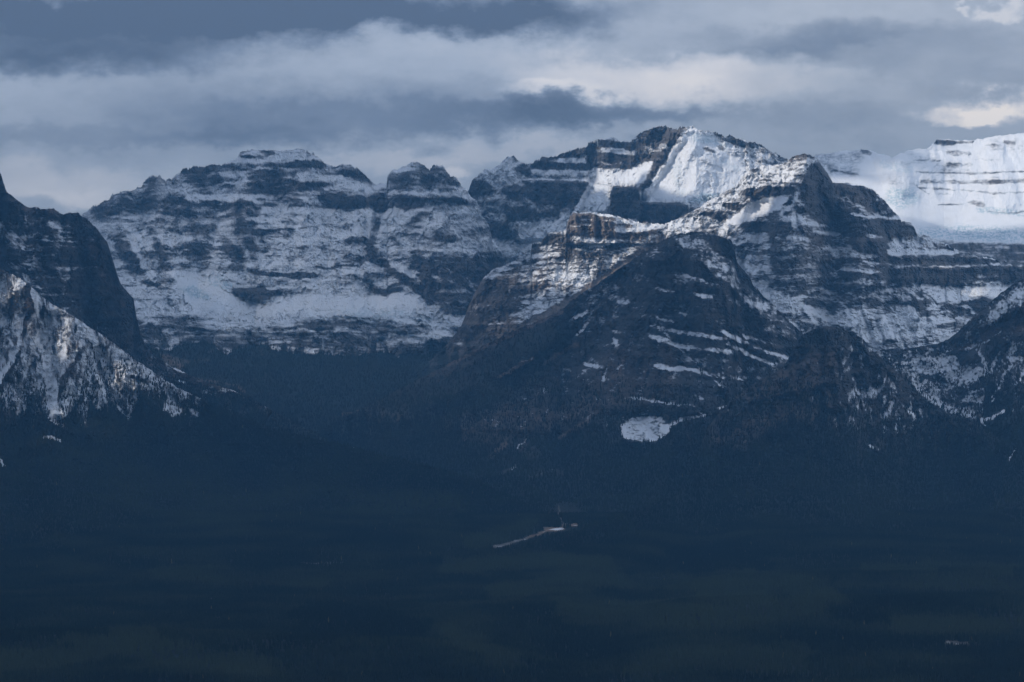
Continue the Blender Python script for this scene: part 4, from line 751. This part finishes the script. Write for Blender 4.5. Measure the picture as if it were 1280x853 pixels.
def gap(key, px, py, r, strength=1.0, ry=None):
    """open the deck above one spot of the terrain"""
    global cover
    sx, sy, sd = SURF[key]
    D = sd.ravel()[np.argmin(((sx - px) ** 2 + (sy - py) ** 2).ravel())]
    P0 = np.array([D * (px - 640) / F, D, CAMZ + D * (HY - py) / F])
    t_ = (DECK - P0[2]) / S[2]
    Q = P0 + S * t_
    ry = ry or r
    d = np.sqrt(((KX - Q[0]) / r) ** 2 + ((KY - Q[1]) / ry) ** 2)
    hole = (1 - sm(.6, 1.3, d + .35 * nz + .18 * nz2)) * strength
    cover = np.minimum(cover, 1 - hole)


for g_ in GAPS: gap(*g_)
cover = np.clip(cover, 0, 1)
K_al = cover
nr, nc = KX.shape
thick = 160 + 220 * np.clip(.5 + nz, 0, 1)
edge = np.minimum(np.minimum(sm(-11000, -10400, KX), 1 - sm(2600, 3130, KX)), np.minimum(sm(-6000, -5400, KY), 1 - sm(19800, 20400, KY)))
Zb = DECK + 60 * nz2 + 120 * nz - thick * .3 * edge; Zt = DECK + 60 * nz2 + 120 * nz + thick * edge + 2
KXX = np.concatenate([KX, KX[::-1]]); KYY = np.concatenate([KY, KY[::-1]]); KZZ = np.concatenate([Zb, Zt[::-1]])
KAA = np.concatenate([K_al, K_al[::-1]])
m_cloud = bpy.data.materials.new('shade_cloud_vapour'); m_cloud.use_nodes = True
N = NB(m_cloud.node_tree); m_cloud.node_tree.nodes.clear()
al = N.ramp(N.m('ADD', N.attr('cover'), N.m('MULTIPLY', N.m('SUBTRACT', N.noise(N.n('ShaderNodeTexCoord').outputs['Object'], .004, 5, .6), .5), .25)), .12, .75)
tr = N.n('ShaderNodeBsdfTransparent'); df = N.n('ShaderNodeBsdfDiffuse'); df.inputs[0].default_value = (.85, .87, .9, 1)
tl = N.n('ShaderNodeBsdfTranslucent'); tl.inputs[0].default_value = (.80, .86, .95, 1)
mx = N.n('ShaderNodeMixShader'); mx.inputs[0].default_value = .5; N.put(mx.inputs[1], df.outputs[0]); N.put(mx.inputs[2], tl.outputs[0])
mx2 = N.n('ShaderNodeMixShader'); N.put(mx2.inputs[0], al); N.put(mx2.inputs[1], tr.outputs[0]); N.put(mx2.inputs[2], mx.outputs[0])
oc = N.n('ShaderNodeOutputMaterial'); N.put(oc.inputs[0], mx2.outputs[0])
deck = build_mesh('shade_clouds', KXX, KYY, KZZ, {'cover': KAA}, m_cloud)
deck['kind'] = 'stuff'; deck['label'] = 'unseen grey cloud deck added above the range to shade it, gaps cut for the sun'

# ------------------------------------------------------------------ the air
HX0, HX1, HY0, HY1, HZ0, HZ1 = -16100, 16100, -9100, 20700, float(min(GZ.min(), -700)) - 1, 1980
me = bpy.data.meshes.new('haze')
me.from_pydata([(x, y, z) for z in (HZ0, HZ1) for y in (HY0, HY1) for x in (HX0, HX1)], [],
               [(0, 2, 3, 1), (4, 5, 7, 6), (0, 1, 5, 4), (2, 6, 7, 3), (0, 4, 6, 2), (1, 3, 7, 5)])
haze = bpy.data.objects.new('haze', me); sc.collection.objects.link(haze)
haze['kind'] = 'stuff'; haze['label'] = 'blue mountain haze filling the valley air'
mh = bpy.data.materials.new('haze_air'); mh.use_nodes = True
N = NB(mh.node_tree); mh.node_tree.nodes.clear()
pv = N.n('ShaderNodeVolumePrincipled')
pv.inputs['Color'].default_value = HAZE_COLOR
pv.inputs['Density'].default_value = HAZE_DENSITY
pv.inputs['Anisotropy'].default_value = 0.0
oh = N.n('ShaderNodeOutputMaterial'); N.put(oh.inputs['Volume'], pv.outputs[0])
me.materials.append(mh)
